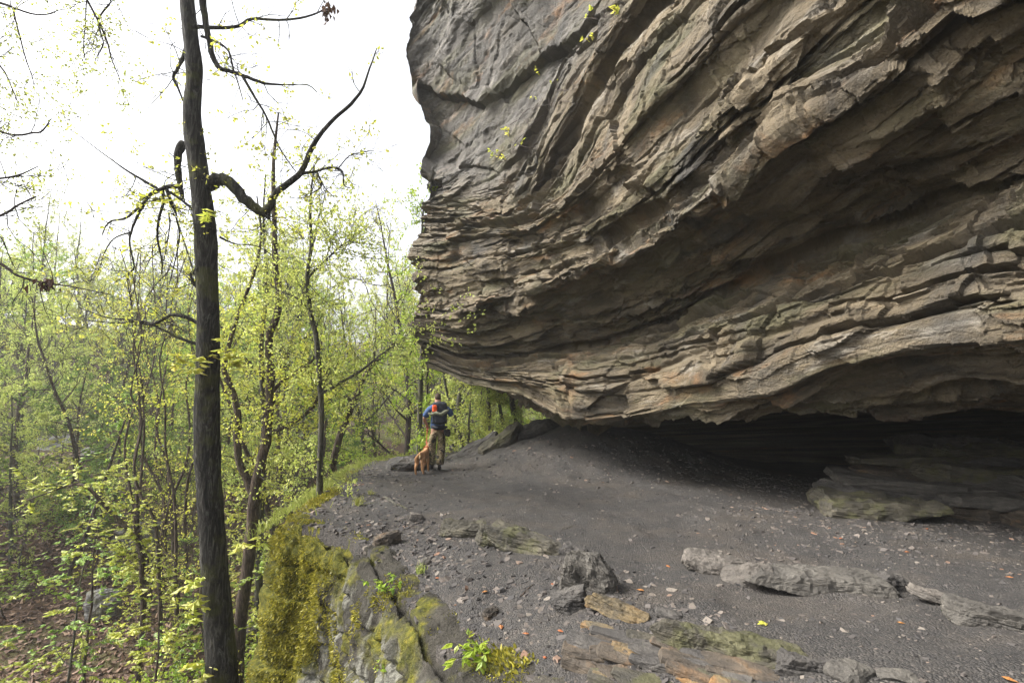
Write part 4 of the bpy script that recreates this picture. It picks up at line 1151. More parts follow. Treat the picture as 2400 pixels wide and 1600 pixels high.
    for (u, v) in [(755, 25)]:
        c = px(u / 0.98, v / 0.98, 7.2); P = c + rng.normal(0, 0.05, (34, 3)) * np.array([1, 1, 1.5])
        Dd = np.tile([0.1, 0, -1.0], (34, 1)) + rng.normal(0, 0.35, (34, 3)); Dd /= np.linalg.norm(Dd, axis=1, keepdims=True)
        L = rng.uniform(0.05, 0.13, 34); l3.add(P, Dd, perp(Dd, rng), L, L * 0.28)
    link('dead_leaves', l3.mesh('dead_leaves', 'leaf_dead'), root, tuple(-o0))
main_tree()

def other_trees():
    # crooked twin-stemmed tree right behind
    photo_tree('twin_stemmed_tree', 'crooked brown twin stemmed tree close behind the tall dark trunk', [
        {'s': 10.5, 'k': 10, 'p': D((548, 1700, 34), (545, 1560, 30), (548, 1480, 28), (556, 1400, 27), (570, 1290, 27), (580, 1200, 27), (585, 1130, 26), (603, 1050, 22), (618, 950, 21), (622, 860, 19), (618, 780, 17), (640, 700, 16), (632, 600, 13), (630, 500, 11), (628, 380, 8), (640, 260, 4))},
        {'s': 10.5, 'k': 8, 'p': D((583, 1140, 20), (568, 1100, 18), (545, 1045, 17), (548, 960, 16), (532, 890, 14), (515, 840, 12), (535, 760, 10), (560, 690, 9), (585, 620, 7), (600, 540, 5), (590, 450, 3))},
        {'s': 10.5, 'p': D((622, 995, 10), (680, 965, 9), (725, 925, 8), (735, 880, 6), (760, 840, 3))},
        {'s': 10.5, 'p': D((625, 900, 9), (665, 860, 7), (700, 845, 6), (740, 800, 4))}],
        'bark_brown', 'leaf_yellow', 51, twigs=130, dens=4.5, lsize=0.065, tw_len=1.1)
    photo_tree('straight_sapling', 'thin straight trunk standing against the mossy bank', [
        {'s': 11.5, 'k': 8, 'p': D((592, 1440, 20), (596, 1250, 17), (602, 1100, 15), (606, 950, 13), (600, 800, 11), (612, 650, 8), (605, 500, 5), (610, 400, 3))}],
        'bark_grey', 'leaf_pale', 52, twigs=80, dens=4.5, lsize=0.075, tw_len=0.9)
    photo_tree('edge_tree', 'slim grey tree growing at the grassy edge of the path', [
        {'s': 9.0, 'k': 10, 'p': D((732, 1170, 17), (734, 1080, 14), (738, 980, 13), (735, 880, 13), (728, 790, 12), (712, 710, 11), (705, 640, 9), (715, 560, 8), (712, 470, 6), (722, 380, 3))},
        {'s': 9.0, 'p': D((735, 905, 8), (770, 885, 7), (830, 850, 6), (880, 810, 4), (930, 780, 2))},
        {'s': 9.0, 'p': D((716, 730, 6), (690, 690, 5), (650, 670, 4), (620, 655, 2))},
        {'s': 9.0, 'p': D((706, 640, 6), (745, 600, 5), (790, 560, 4), (830, 545, 2))}],
        'bark_grey', 'leaf_pale', 53, twigs=160, dens=4.5, lsize=0.06, tw_len=0.95, base=px(732 / 0.98, 1170 / 0.98, 9.0))
    photo_tree('slim_tree', 'slim dark trunk just behind the man and dog', [
        {'s': 13.6, 'k': 8, 'p': D((962, 1075, 14), (964, 960, 12), (968, 840, 11), (974, 720, 10), (968, 600, 8), (972, 480, 4))}], 'bark_grey', 'leaf_bright', 54, twigs=60, dens=7, lsize=0.075, tw_len=0.9)
    photo_tree('slim_tree', 'very thin dark stem rising behind the man, beside a slim trunk', [
        {'s': 14.5, 'k': 6, 'p': D((982, 1075, 6), (983, 960, 6), (982, 860, 5), (990, 760, 4), (985, 650, 2))}], 'bark_twig', 'leaf_bright', 55, twigs=40, dens=7, lsize=0.075, tw_len=0.7)
    photo_tree('leaning_tree', 'leaning tree with a bent trunk among the pale spring leaves', [
        {'s': 15.0, 'k': 8, 'p': D((752, 1130, 18), (765, 1060, 17), (785, 990, 16), (818, 910, 14), (842, 855, 11), (880, 815, 8), (920, 770, 4))},
        {'s': 15.0, 'p': D((812, 925, 9), (780, 900, 8), (740, 870, 5), (700, 850, 3))}], 'bark_brown', 'leaf_bright', 56, twigs=80, dens=5, lsize=0.08, tw_len=1.1)
    for i, (u0, u1, v1, w, lab) in enumerate([(1126, 1120, 880, 9, 'thin straight trunk behind the leaning slabs'), (1160, 1140, 880, 8, 'thin slanting trunk between two others behind the leaning slabs'), (1186, 1172, 880, 13, 'thicker trunk rising from the top of the leaning slabs'), (1060, 1022, 880, 7, 'thin leaning stem to the right of the man')]):
        photo_tree('slim_tree', lab, [{'s': 16.5, 'k': 8, 'p': D((u0 + 4, 1080, w + 2), (u0, 1010, w), ((u0 + u1) / 2 + 1, 950, w), (u1, v1, w * 0.9), (u1 - 6, 780, w * 0.7), (u1 - 2, 640, w * 0.4))}], 'bark_grey', 'leaf_pale', 60 + i, twigs=40, dens=7, lsize=0.08, tw_len=1.0)
    # arching sapling on the left and its neighbours
    photo_tree('arching_sapling', 'tall bent sapling arching over to the left above the valley floor', [
        {'s': 9.5, 'k': 8, 'p': D((318, 1640, 12), (318, 1540, 11), (328, 1420, 11), (326, 1320, 10), (322, 1260, 10), (290, 1210, 9), (240, 1160, 8), (200, 1118, 7), (160, 1115, 5), (100, 1135, 3), (60, 1150, 2))}],
        'bark_brown', 'leaf_yellow', 71, twigs=46, dens=8, lsize=0.09, tw_len=0.6, cat='sapling', palm=True)
    photo_tree('leaning_sapling', 'straight dark sapling slanting to the right over leafy ground', [
        {'s': 12.5, 'k': 7, 'p': D((158, 1320, 9), (200, 1220, 8), (235, 1120, 7), (265, 1030, 5), (300, 930, 3))}], 'bark_twig', 'leaf_bright', 72, twigs=26, dens=6, lsize=0.09, tw_len=0.7, cat='sapling', palm=True)
    # tangle of thin bare stems left of the big trunk
    rng = np.random.default_rng(73)
    for i in range(11):
        u = rng.uniform(300, 445); L = [(u, 1480 - 10 * i, 10)]
        v = 1400
        while v > 620:
            v -= rng.uniform(60, 120); u += rng.normal(0, 17); L.append((u, v, max(2.0, 9 * (v - 520) / 900)))
        photo_tree('thin_stem', 'thin bare crooked stem in the brown thicket left of the tall dark trunk', [{'s': float(rng.uniform(11.5, 15)), 'k': 6, 'p': D(*L)}], 'bark_brown', 'leaf_yellow', 80 + i, twigs=38, dens=1.2, lsize=0.06, tw_len=1.3, group='bare stems in the thicket')
    # an oak or beech outside the frame: only its reaching branches show, top left
    photo_tree('overhanging_tree', 'fine drooping twigs with tiny pale leaves, reaching in from above', [
        {'s': 5.5, 'k': 10, 'tw': False, 'p': [(-420, 2000, 150), (-400, 1300, 130), (-380, 700, 110), (-360, 200, 90), (-340, -300, 70)]},
        {'s': 5.5, 'p': [(-380, 60, 20), (-200, -40, 14), (0, 8, 6), (30, 18, 5), (75, 33, 4), (110, 34, 3), (130, 30, 1.5)]},
        {'s': 5.5, 'p': [(30, 19, 4), (40, 60, 3.5), (58, 130, 3), (78, 190, 2), (80, 230, 1)]},
        {'s': 5.5, 'p': [(-380, -200, 24), (-60, -260, 16), (150, -80, 9), (203, 0, 5), (230, 50, 4.5), (250, 95, 4), (262, 140, 3), (285, 195, 1.5)]},
        {'s': 5.5, 'p': [(150, -80, 6), (255, -10, 5), (243, 25, 4), (230, 48, 4), (235, 75, 3.5), (242, 105, 3), (226, 135, 2), (222, 150, 1)]},
        {'s': 5.5, 'p': [(203, 0, 3), (200, 60, 2.5), (196, 115, 2), (205, 155, 1)]},
        {'s': 5.5, 'p': [(-370, 280, 16), (-100, 270, 9), (0, 308, 5), (40, 317, 5), (75, 312, 4.5), (98, 308, 4), (120, 278, 2)]},
        {'s': 5.5, 'p': [(-370, 120, 14), (-60, 120, 6), (2, 158, 4), (25, 200, 3), (46, 250, 1.5)]},
        {'s': 5.5, 'p': [(-370, 380, 16), (-60, 420, 8), (0, 418, 5), (45, 410, 4), (90, 390, 2)]},
        {'s': 5.5, 'p': [(-370, 560, 16), (-100, 520, 9), (0, 505, 6), (40, 482, 5), (85, 460, 3)]},
        {'s': 5.5, 'p': [(-370, 640, 18), (-100, 585, 9), (0, 618, 7), (40, 645, 6), (100, 662, 5), (170, 672, 3), (260, 690, 1.5)]}],
        'bark_twig', 'leaf_pale', 91, twigs=120, dens=6, lsize=0.036, tw_len=0.5)
    rng = np.random.default_rng(92); l3 = Leaves()
    c = px(108, 660, 5.5); P = c + rng.normal(0, 0.035, (26, 3)) * np.array([1.8, 1, 0.8])
    Dd = np.tile([0.1, 0, -1.0], (26, 1)) + rng.normal(0, 0.35, (26, 3)); Dd /= np.linalg.norm(Dd, axis=1, keepdims=True)
    L = rng.uniform(0.05, 0.11, 26); l3.add(P, Dd, perp(Dd, rng), L, L * 0.3)
    o = link('dead_leaf_bunch', l3.mesh('dead_leaf_bunch', 'leaf_dead')); tag(o, 'bunch of dark dead leaves hanging from a twig over the valley', 'leaves')
other_trees()
# ------------------------------------------------------------------ the walker and the dog
def skin_mesh(name, verts, edges, radii, mat, sub=2, root=0):
    me = bpy.data.meshes.new(name); me.from_pydata([tuple(v) for v in verts], edges, [])
    ob = bpy.data.objects.new(name, me); COL.objects.link(ob)
    m = ob.modifiers.new('Skin', 'SKIN'); m.use_smooth_shade = True; m.branch_smoothing = 0.6
    sv = me.skin_vertices[0].data
    for i, r in enumerate(radii):
        sv[i].radius = r if isinstance(r, tuple) else (r, r)
        sv[i].use_root = (i == root)
    s = ob.modifiers.new('Sub', 'SUBSURF'); s.levels = sub; s.render_levels = sub
    dg = bpy.context.evaluated_depsgraph_get(); dg.update()
    out = bpy.data.meshes.new_from_object(ob.evaluated_get(dg))
    bpy.data.objects.remove(ob)
    out.name = name; out.materials.clear(); out.materials.append(M[mat])
    for p in out.polygons: p.use_smooth = True
    return out

plain('skin', (0.36, 0.20, 0.14), 0.55, 0.4, 20, 0.1, 0.05)
plain('hair', (0.055, 0.035, 0.025), 0.8, 0.3, 90, 0.4, 0.4)
plain('shirt_blue', (0.055, 0.092, 0.20), 0.9, 0.2, 14, 0.25, 0.5)
plain('pack_black', (0.018, 0.021, 0.032), 0.7, 0.3, 25, 0.35, 0.5)
plain('pouch_orange', (0.75, 0.10, 0.025), 0.7, 0.3, 25, 0.2, 0.3)
plain('jacket_green', (0.15, 0.155, 0.11), 0.9, 0.2, 25, 0.45, 0.6)
plain('boot_dark', (0.022, 0.02, 0.02), 0.7, 0.3, 30, 0.4, 0.4)
plain('dog_coat', (0.36, 0.19, 0.09), 0.75, 0.25, 12, 0.3, 0.4)
plain('dog_white', (0.62, 0.45, 0.28), 0.8, 0.2, 12, 0.2, 0.2)
plain('leash_red', (0.30, 0.045, 0.02), 0.7, 0.3, 30, 0.2, 0.2)
plain('nose_black', (0.02, 0.016, 0.014), 0.5, 0.4, 30, 0.2, 0.1)
def camo():
    t = NT('camouflage'); v = t.tc('Object')
    n1 = t.noise(v, 7.0, 3, 0.55, 0.6); n2 = t.noise(t.mapping(v, (1, 1, 0.7), (0.4, 0.2, 0)), 10.0, 3, 0.6, 0.5)
    col = t.ramp(n1, [(0.0, (0.10, 0.088, 0.045)), (0.46, (0.205, 0.165, 0.10)), (0.54, (0.085, 0.058, 0.035)), (0.62, (0.25, 0.205, 0.135))], 'CONSTANT')
    col = t.mix(t.rampv(n2, 0.57, 0.59), col, (0.022, 0.021, 0.018))
    fold = t.noise(t.mapping(v, (1, 1, 0.35)), 14, 3)
    M['camouflage'] = t.principled(col, 0.92, t.bump(fold, 0.6, 0.03), 0.2)
camo()

def build_person():
    c = on_shelf(1024, 1101)
    H = 1.80
    root = empty('person', tuple(c), R(11))
    tag(root, 'man seen from behind in blue shirt and camouflage trousers, walking a dog', 'person')
    #         0 pelvis        1 waist        2 chest         3 upper        4 neck         5 head         6 crown
    v = [(0, 0, .97), (0, -.01, 1.14), (0, 0, 1.32), (0, .01, 1.44), (0, .04, 1.53), (.0, .07, 1.64), (.0, .075, 1.725),
         # left arm 7-10
         (-.17, .0, 1.43), (-.255, -.02, 1.31), (-.31, .02, 1.17), (-.255, .20, 1.05), (-.235, .26, 1.02),
         # right arm 12-16
         (.17, .0, 1.43), (.255, -.02, 1.35), (.325, .02, 1.25), (.20, .24, 1.32), (.165, .29, 1.34),
         # legs 17..
         (-.10, .0, .90), (-.115, .03, .50), (-.115, -.02, .10), (-.12, .10, .045), (-.12, .19, .035),
         (.10, .0, .90), (.085, .02, .50), (.055, -.10, .11), (.05, .0, .045), (.05, .09, .035),
         # ears and nose
         (-.078, .07, 1.63), (.078, .07, 1.63), (0, .165, 1.625)]
    e = [(0, 1), (1, 2), (2, 3), (3, 4), (4, 5), (5, 6), (3, 7), (7, 8), (8, 9), (9, 10), (10, 11), (3, 12), (12, 13), (13, 14), (14, 15), (15, 16),
         (0, 17), (17, 18), (18, 19), (19, 20), (20, 21), (0, 22), (22, 23), (23, 24), (24, 25), (25, 26), (5, 27), (5, 28), (5, 29)]
    r = [(.155, .11), (.145, .10), (.165, .115), (.13, .09), (.058, .058), (.076, .092), (.062, .07),
         .062, .054, .046, .033, .034, .062, .054, .046, .033, .034,
         .088, .06, .042, .04, .028, .088, .06, .042, .04, .028, .014, .014, .014]
    # hands: palm then five fingers each, bent round the leash and the strap
    for (pi, sx, gx) in ((11, 1, (.02, .05, -.05)), (16, -1, (-.03, .05, .04))):
        b = np.array(v[pi])
        pd = np.array(gx); pd = pd / np.linalg.norm(pd)
        side = np.cross(pd, (0, 0, 1)); side /= np.linalg.norm(side)
        nrm = np.cross(side, pd)
        pal = len(v); v.append(tuple(b + pd * .05)); e.append((pi, pal)); r.append((.034, .022))
        for k, (off, ln) in enumerate([(-.03, .06), (-.011, .072), (.009, .068), (.028, .052)]):
            k0 = len(v)
            v.append(tuple(b + pd * .088 + side * off)); v.append(tuple(b + pd * (.088 + ln * .5) + side * off - nrm * .02)); v.append(tuple(b + pd * (.085 + ln * .45) + side * off * 0.8 - nrm * .05))
            e.extend([(pal, k0), (k0, k0 + 1), (k0 + 1, k0 + 2)]); r.extend([.0095, .009, .008])
        k0 = len(v)
        v.append(tuple(b + pd * .035 - side * .045)); v.append(tuple(b + pd * .07 - side * .05 - nrm * .03)); e.extend([(pal, k0), (k0, k0 + 1)]); r.extend([.011, .009])
    S = H / 1.80
    link('body', skin_mesh('body', v, e, r, 'skin', 2), root)
    # shirt
    sv = [(-.0, 0, .90), (0, -.01, 1.05), (0, -.005, 1.22), (0, 0, 1.36), (0, .01, 1.46), (0, .035, 1.53), (-.18, -.005, 1.44), (-.262, -.02, 1.31), (-.308, .01, 1.19), (.18, -.005, 1.44), (.262, -.02, 1.35), (.325, .015, 1.255), (.27, .11, 1.285)]
    se = [(0, 1), (1, 2), (2, 3), (3, 4), (4, 5), (4, 6), (6, 7), (7, 8), (4, 9), (9, 10), (10, 11), (11, 12)]
    sr = [(.19, .135), (.18, .13), (.185, .135), (.19, .13), (.12, .10), (.07, .075), .085, .08, .075, .085, .08, .072, .062]
    sh = link('shirt', skin_mesh('shirt', sv, se, sr, 'shirt_blue', 2), root)
    # collar rolled round the neck
    cl = Tubes(); a = np.linspace(0, 2 * math.pi, 20)
    cl.tube(np.stack([.082 * np.cos(a), .035 + .075 * np.sin(a), 1.525 + .02 * np.sin(a)], -1), np.full(20, .026), 8)
    link('collar', cl.mesh('collar', 'shirt_blue'), sh)
    # trousers
    tv = [(0, 0, 1.0), (0, 0, .93), (-.105, 0, .86), (-.12, .03, .52), (-.118, -.015, .20), (-.12, -.02, .10), (.105, 0, .86), (.095, .02, .52), (.065, -.07, .20), (.06, -.09, .11)]
    te = [(0, 1), (1, 2), (2, 3), (3, 4), (4, 5), (1, 6), (6, 7), (7, 8), (8, 9)]
    tr = [(.185, .13), (.19, .135), .118, .098, .09, .088, .118, .102, .10, .098]
    link('trousers', skin_mesh('trousers', tv, te, tr, 'camouflage', 2), root)
    for (bx, by) in ((-.12, -.02), (.055, -.10)):
        bv = [(bx, by, .17), (bx, by, .08), (bx, by + .05, .05), (bx, by + .15, .045), (bx, by + .22, .04), (bx, by - .045, .045)]
        link('boot', skin_mesh('boot', bv, [(0, 1), (1, 2), (2, 3), (3, 4), (1, 5)], [.055, .058, .05, .048, .038, .04], 'boot_dark', 2), root)
    hv = [(0, .035, 1.60), (0, .045, 1.665), (0, .07, 1.72), (0, .10, 1.725)]
    link('hair', skin_mesh('hair', hv, [(0, 1), (1, 2), (2, 3)], [(.070, .052), (.082, .085), (.074, .088), (.06, .05)], 'hair', 2), root)
    # what he carries: each its own thing
    def at(o, x, y, z, rot=(0, 0, 0)):
        a_ = R(11); o.location = (c[0] + x * math.cos(a_) - y * math.sin(a_), c[1] + x * math.sin(a_) + y * math.cos(a_), c[2] + z); o.rotation_euler = (rot[0], rot[1], rot[2] + a_)
    pack = empty('backpack'); at(pack, .03, -.20, 1.06)
    tag(pack, "black backpack on the man's back", 'backpack')
    link('pack_body', rock_mesh('pack_body', (.34, .20, .50), 901, 'pack_black', 0, 0, 14, 0.25, sq=.62, crisp=False), pack)
    o = link('pocket', rock_mesh('pocket', (.24, .10, .24), 902, 'pack_black', 0, 0, 10, 0.25, sq=.6, crisp=False), pack, (.01, -.12, .02))
    for sx in (-1, 1):
        st = Tubes(); st.tube([(sx * .12, .04, .10), (sx * .16, .12, .02), (sx * .17, .24, .12), (sx * .14, .33, .30), (sx * .13, .27, .43), (sx * .12, .12, .47), (sx * .11, .02, .46)], [.018] * 7, 6)
        link('strap', st.mesh('strap', 'pack_black'), pack)
    bl = Tubes(); bl.tube([(-.17, .05, -.06), (-.08, -.03, -.08), (.05, -.03, -.09), (.17, .05, -.07)], [.03, .05, .05, .03], 8)
    link('hip_belt', bl.mesh('hip_belt', 'pack_black'), pack)
    po = link('orange_pouch', rock_mesh('orange_pouch', (.11, .07, .15), 903, 'pouch_orange', 0, 2, 10, 0.8, sq=.5, crisp=False)); at(po, -.09, -.31, 1.34)
    tag(po, "small bright orange pouch on the man's backpack", 'pouch')
    jk = Tubes(); jk.tube([(-.24, .04, .02), (-.17, 0, .0), (-.06, -.02, .03), (.04, -.03, -.01), (.14, -.02, .06), (.22, .02, .10)], [.02, .035, .045, .05, .045, .02], 9)
    jo = link('rolled_jacket', jk.mesh('rolled_jacket', 'jacket_green')); at(jo, .01, -.325, 1.28)
    tag(jo, "grey green jacket rolled across the man's backpack", 'jacket')
    pc = link('hip_pouch', rock_mesh('hip_pouch', (.15, .09, .17), 904, 'boot_dark', 0, 2, 10, 0.5, sq=.55, crisp=False)); at(pc, .215, -.05, .76)
    tag(pc, "dark pouch hanging at the man's right hip", 'pouch')
    a_ = R(11); hx, hy, hz = -.225, .31, .99
    return np.array([c[0] + hx * math.cos(a_) - hy * math.sin(a_), c[1] + hx * math.sin(a_) + hy * math.cos(a_), c[2] + hz])
HAND = build_person()

def build_dog():
    c = on_shelf(981, 1116)
    c = c + np.array([0, 0.02, 0])
    root = empty('dog', tuple(c), R(-7))
    tag(root, 'rust brown dog with a curled pale tail, standing on a leash beside the man', 'dog')
    v = [(0, .05, .50), (0, .25, .47), (0, .48, .46), (0, .64, .52), (.02, .74, .64), (.03, .84, .70), (.03, .96, .665), (.03, 1.02, .65),
         # hind left
         (-.085, .06, .43), (-.095, .13, .30), (-.095, .0, .19), (-.095, .03, .05), (-.095, .085, .022),
         (.085, .10, .43), (.09, .20, .30), (.088, .09, .19), (.088, .12, .05), (.088, .175, .022),
         (-.075, .56, .40), (-.08, .53, .26), (-.08, .57, .05), (-.08, .62, .022),
         (.075, .60, .40), (.08, .57, .26), (.08, .62, .05), (.08, .67, .022),
         # tail
         (.02, -.05, .55), (.05, -.12, .56), (.075, -.15, .50), (.06, -.155, .45),
         (-.065, .83, .775), (.115, .83, .775), (-.075, .87, .74), (.125, .87, .74)]
    e = [(0, 1), (1, 2), (2, 3), (3, 4), (4, 5), (5, 6), (6, 7), (0, 8), (8, 9), (9, 10), (10, 11), (11, 12), (0, 13), (13, 14), (14, 15), (15, 16), (16, 17),
         (2, 18), (18, 19), (19, 20), (20, 21), (2, 22), (22, 23), (23, 24), (24, 25), (0, 26), (26, 27), (27, 28), (28, 29), (5, 30), (30, 32), (5, 31), (31, 33)]
    r = [(.115, .125), (.115, .125), (.125, .155), (.10, .125), .078, .078, .046, .034,
         .082, .062, .034, .025, .026, .082, .062, .034, .025, .026, .058, .04, .025, .027, .058, .04, .025, .027,
         .03, .024, .02, .013, .022, .022, .013, .013]
    link('body', skin_mesh('body', v, e, r, 'dog_coat', 2), root)
    tp = Tubes(); tp.tube([(.072, -.15, .515), (.076, -.155, .49), (.066, -.158, .455), (.055, -.16, .43)], [.022, .024, .02, .008], 8)
    link('tail_tip', tp.mesh('tail_tip', 'dog_white'), root)
    col = Tubes(); a = np.linspace(0, 2 * math.pi, 18)
    col.tube(np.stack([.015 + .098 * np.cos(a), .69 - .05 * np.sin(a), .585 + .085 * np.sin(a)], -1), np.full(18, .014), 6)
    link('collar', col.mesh('collar', 'leash_red'), root)
    link('nose', rock_mesh('nose', (.04, .03, .03), 905, 'nose_black', 0, 0, 6, .2, sq=.2, crisp=False), root, (.03, 1.05, .64))
    for sx in (-1, 1):
        link('eye', rock_mesh('eye', (.018, .014, .018), 906, 'nose_black', 0, 0, 5, .1, sq=.1, crisp=False), root, (.03 + sx * .042, .905, .715))
    root.scale = (.82, .82, .88)
    a_ = R(-7); q = np.array([.0, .66, .67]) * .82
    cp = np.array([c[0] + q[0] * math.cos(a_) - q[1] * math.sin(a_), c[1] + q[0] * math.sin(a_) + q[1] * math.cos(a_), c[2] + q[2]])
    t = np.linspace(0, 1, 12)[:, None]
    P = HAND + (cp - HAND) * t; P[:, 2] -= (0.05 * np.sin(math.pi * t[:, 0]))
    lt = Tubes(); lt.tube(P, np.full(12, .011), 6)
    lo = link('leash', lt.mesh('leash', 'leash_red')); tag(lo, "red leash running from the man's hand to the dog's collar", 'leash')
build_dog()

# ------------------------------------------------------------------ small plants, litter, grass
def ovate(lv, rng, P, D, L, droop=0.4):
    """broad leaves with a folded midrib, as two quads each"""
    W = np.cross(D, np.array([0, 0, 1.0])); W /= np.linalg.norm(W, axis=1, keepdims=True) + 1e-9
    N = np.cross(W, D)
    a, n = L[:, None], len(P)
    b0 = P; m1 = P + D * a * .45 + N * a * .06; tip = P + D * a - N * a * .18 * droop
    e1 = P + D * a * .38; w = a * .31
    V = np.stack([b0, e1 + W * w - N * w * .15, tip, m1, e1 - W * w - N * w * .15], 1).reshape(-1, 3)
    k = np.arange(n)[:, None] * 5
    q = np.concatenate([k + np.array([[0, 1, 2, 3]]), k + np.array([[0, 3, 2, 4]])], 0)
    lv.V.append(V); lv.Q.append(q + lv.n); lv.n += len(V)

def sprig(name, label, c, n, spread, size, mat, seed, height=0.18, out=(-0.4, -0.5), cat='plant', group=None, hang=0.0):
    rng = np.random.default_rng(seed); tb, lv = Tubes(), Leaves()
    root = empty(name, tuple(c)); tag(root, label, cat, group)
    ns = max(3, n // 7)
    for i in range(ns):
        a = rng.uniform(0, 6.28)
        d = np.array([math.cos(a) * spread + out[0] * spread, math.sin(a) * spread + out[1] * spread, height * rng.uniform(0.4, 1.2) - hang])
        p = wander(rng, (rng.normal(0, .02), rng.normal(0, .02), -.02), d, np.linalg.norm(d) * 1.1, 6, 0.16, 0.0)
        tb.tube(p, np.linspace(.004, .0015, len(p)), 4)
        m = n // ns
        f = rng.uniform(0.3, 1.0, m) * 6; k = np.minimum(f.astype(int), 5)
        P = p[k] + (p[k + 1] - p[k]) * (f - k)[:, None]
        D_ = rng.normal(0, 1, (m, 3)) + np.array([out[0], out[1], -0.3]) * 1.2; D_ /= np.linalg.norm(D_, axis=1, keepdims=True)
        ovate(lv, rng, P, D_, size * rng.uniform(0.6, 1.2, m))
    link('stem', tb.mesh('stem', 'bark_brown'), root)
    link('leaves', lv.mesh('leaves', mat), root)
    return root

CP = CLIFF_P.reshape(-1, 3) - CAM
_dep = CP @ FWD
_u = 1200 + 1200 * (CP @ RGT) / np.maximum(_dep, 0.1); _v = 800 - 1200 * (CP @ UPV) / np.maximum(_dep, 0.1)
def on_cliff(u, v):
    d2 = (_u - u) ** 2 + (_v - v) ** 2
    m = (d2 < 18 ** 2) & (_dep > 1.0)
    i = np.where(m)[0]
    return CLIFF_P.reshape(-1, 3)[i[np.argmin(_dep[i])]]
BP = BANK_P.reshape(-1, 3) - CAM
_bd = BP @ FWD; _bu = 1200 + 1200 * (BP @ RGT) / np.maximum(_bd, 0.1); _bv = 800 - 1200 * (BP @ UPV) / np.maximum(_bd, 0.1)
def on_bank(u, v):
    i = np.where(((_bu - u) ** 2 + (_bv - v) ** 2 < 22 ** 2) & (_bd > 1.0))[0]
    return BANK_P.reshape(-1, 3)[i[np.argmin(_bd[i])]] if len(i) else hit(u, v, -0.1)

sprig('leafy_plant', 'clump of glossy bright green leaves hanging over the lowest rocks of the bank', on_bank(1120, 1530) + np.array([0, -.02, .03]), 64, .15, .085, 'leaf_bright', 201, .14)
sprig('leafy_plant', 'small bright green plant half way up the mossy bank', on_bank(905, 1370) + np.array([0, 0, .03]), 50, .15, .065, 'leaf_bright', 202, .18)
sprig('leafy_plant', 'tiny seedling on the bank below the small bright green plant', on_bank(885, 1560), 14, .06, .04, 'leaf_bright', 203, .08)
for i, (u, v, n, sz) in enumerate([(1180, 300, 16, .10), (1150, 345, 16, .11), (1170, 372, 12, .10), (1250, 170, 8, .07), (1232, 225, 8, .06), (1280, 205, 6, .05), (1362, 95, 10, .09), (1372, 40, 10, .09), (1422, 30, 20, .11), (1205, 330, 8, .08)]):
    s_ = on_cliff(u, v); s_ = s_ + (CAM - s_) / np.linalg.norm(CAM - s_) * 0.06
    sprig('cliff_sprig', 'sprig of lime green leaves rooted in a crack high on the cliff face', s_, n, .13, sz, 'leaf_yellow', 210 + i, .05, (-.5, -.5), 'plant', 'leafy sprigs on the cliff', 0.05)
# bare vine stems on the cliff
rng = np.random.default_rng(219)
for i, path in enumerate([[(1180, 290), (1230, 240), (1300, 235), (1340, 260)], [(1190, 330), (1250, 300), (1275, 250), (1265, 190)], [(1215, 345), (1225, 300), (1200, 250)], [(1285, 215), (1330, 200), (1320, 150)], [(1370, 60), (1405, 40), (1440, 45)], [(1160, 372), (1200, 345), (1240, 340)]]):
    pts = np.array([on_cliff(*q) for q in path]); pts = pts + (CAM - pts) / np.linalg.norm(CAM - pts, axis=1, keepdims=True) * 0.07
    pp = resample(pts, 14) + rng.normal(0, .012, (14, 3))
    tb = Tubes(); tb.tube(pp, np.linspace(.008, .003, 14), 5)
    for _ in range(7):
        k = rng.integers(2, 12); w_ = wander(rng, pp[k], rand_dirs(rng, 1)[0] + np.array([-.5, -.5, 0]), rng.uniform(.2, .5), 5, .3); tb.tube(w_, np.linspace(.003, .0012, 6), 3)
    o = link('bare_vine', tb.mesh('bare_vine', 'bark_twig')); tag(o, 'thin bare vine straggling over the grey upper cliff face', 'vine', 'bare vines on the cliff')

# root and twigs on the path
def ground_stick(name, label, pts, w, mat='bark_brown', cat='stick', lift=0.5):
    P = np.array([on_shelf(a / .98, b / .98) for a, b in pts]); P = resample(P, 12)
    P[:, 2] = shelf_z(P[:, 0], P[:, 1]) + w * lift
    rng = np.random.default_rng(int(w * 1e5)); P += rng.normal(0, w * .15, P.shape)
    tb = Tubes(); tb.tube(P, w * np.concatenate([np.linspace(.6, 1, 4), np.linspace(1, .4, 8)]), 7)
    o = link(name, tb.mesh(name, mat)); tag(o, label, cat)
ground_stick('tree_root', 'curved grey root lying along the path where the shale begins', [(884, 1143), (893, 1150), (908, 1160), (935, 1170)], .028, 'bark_grey', 'root')
ground_stick('stick', 'thin dark stick lying on the gravel between the stones', [(1190, 1375), (1205, 1362), (1226, 1342)], .008)
ground_stick('stick', 'short pale twig alone on the smooth part of the path', [(1292, 1215), (1305, 1213), (1316, 1209)], .006, 'bark_grey')
ground_stick('stick', 'thin twig among the shale near the edge of the bank', [(975, 1290), (990, 1275), (1010, 1262)], .008)

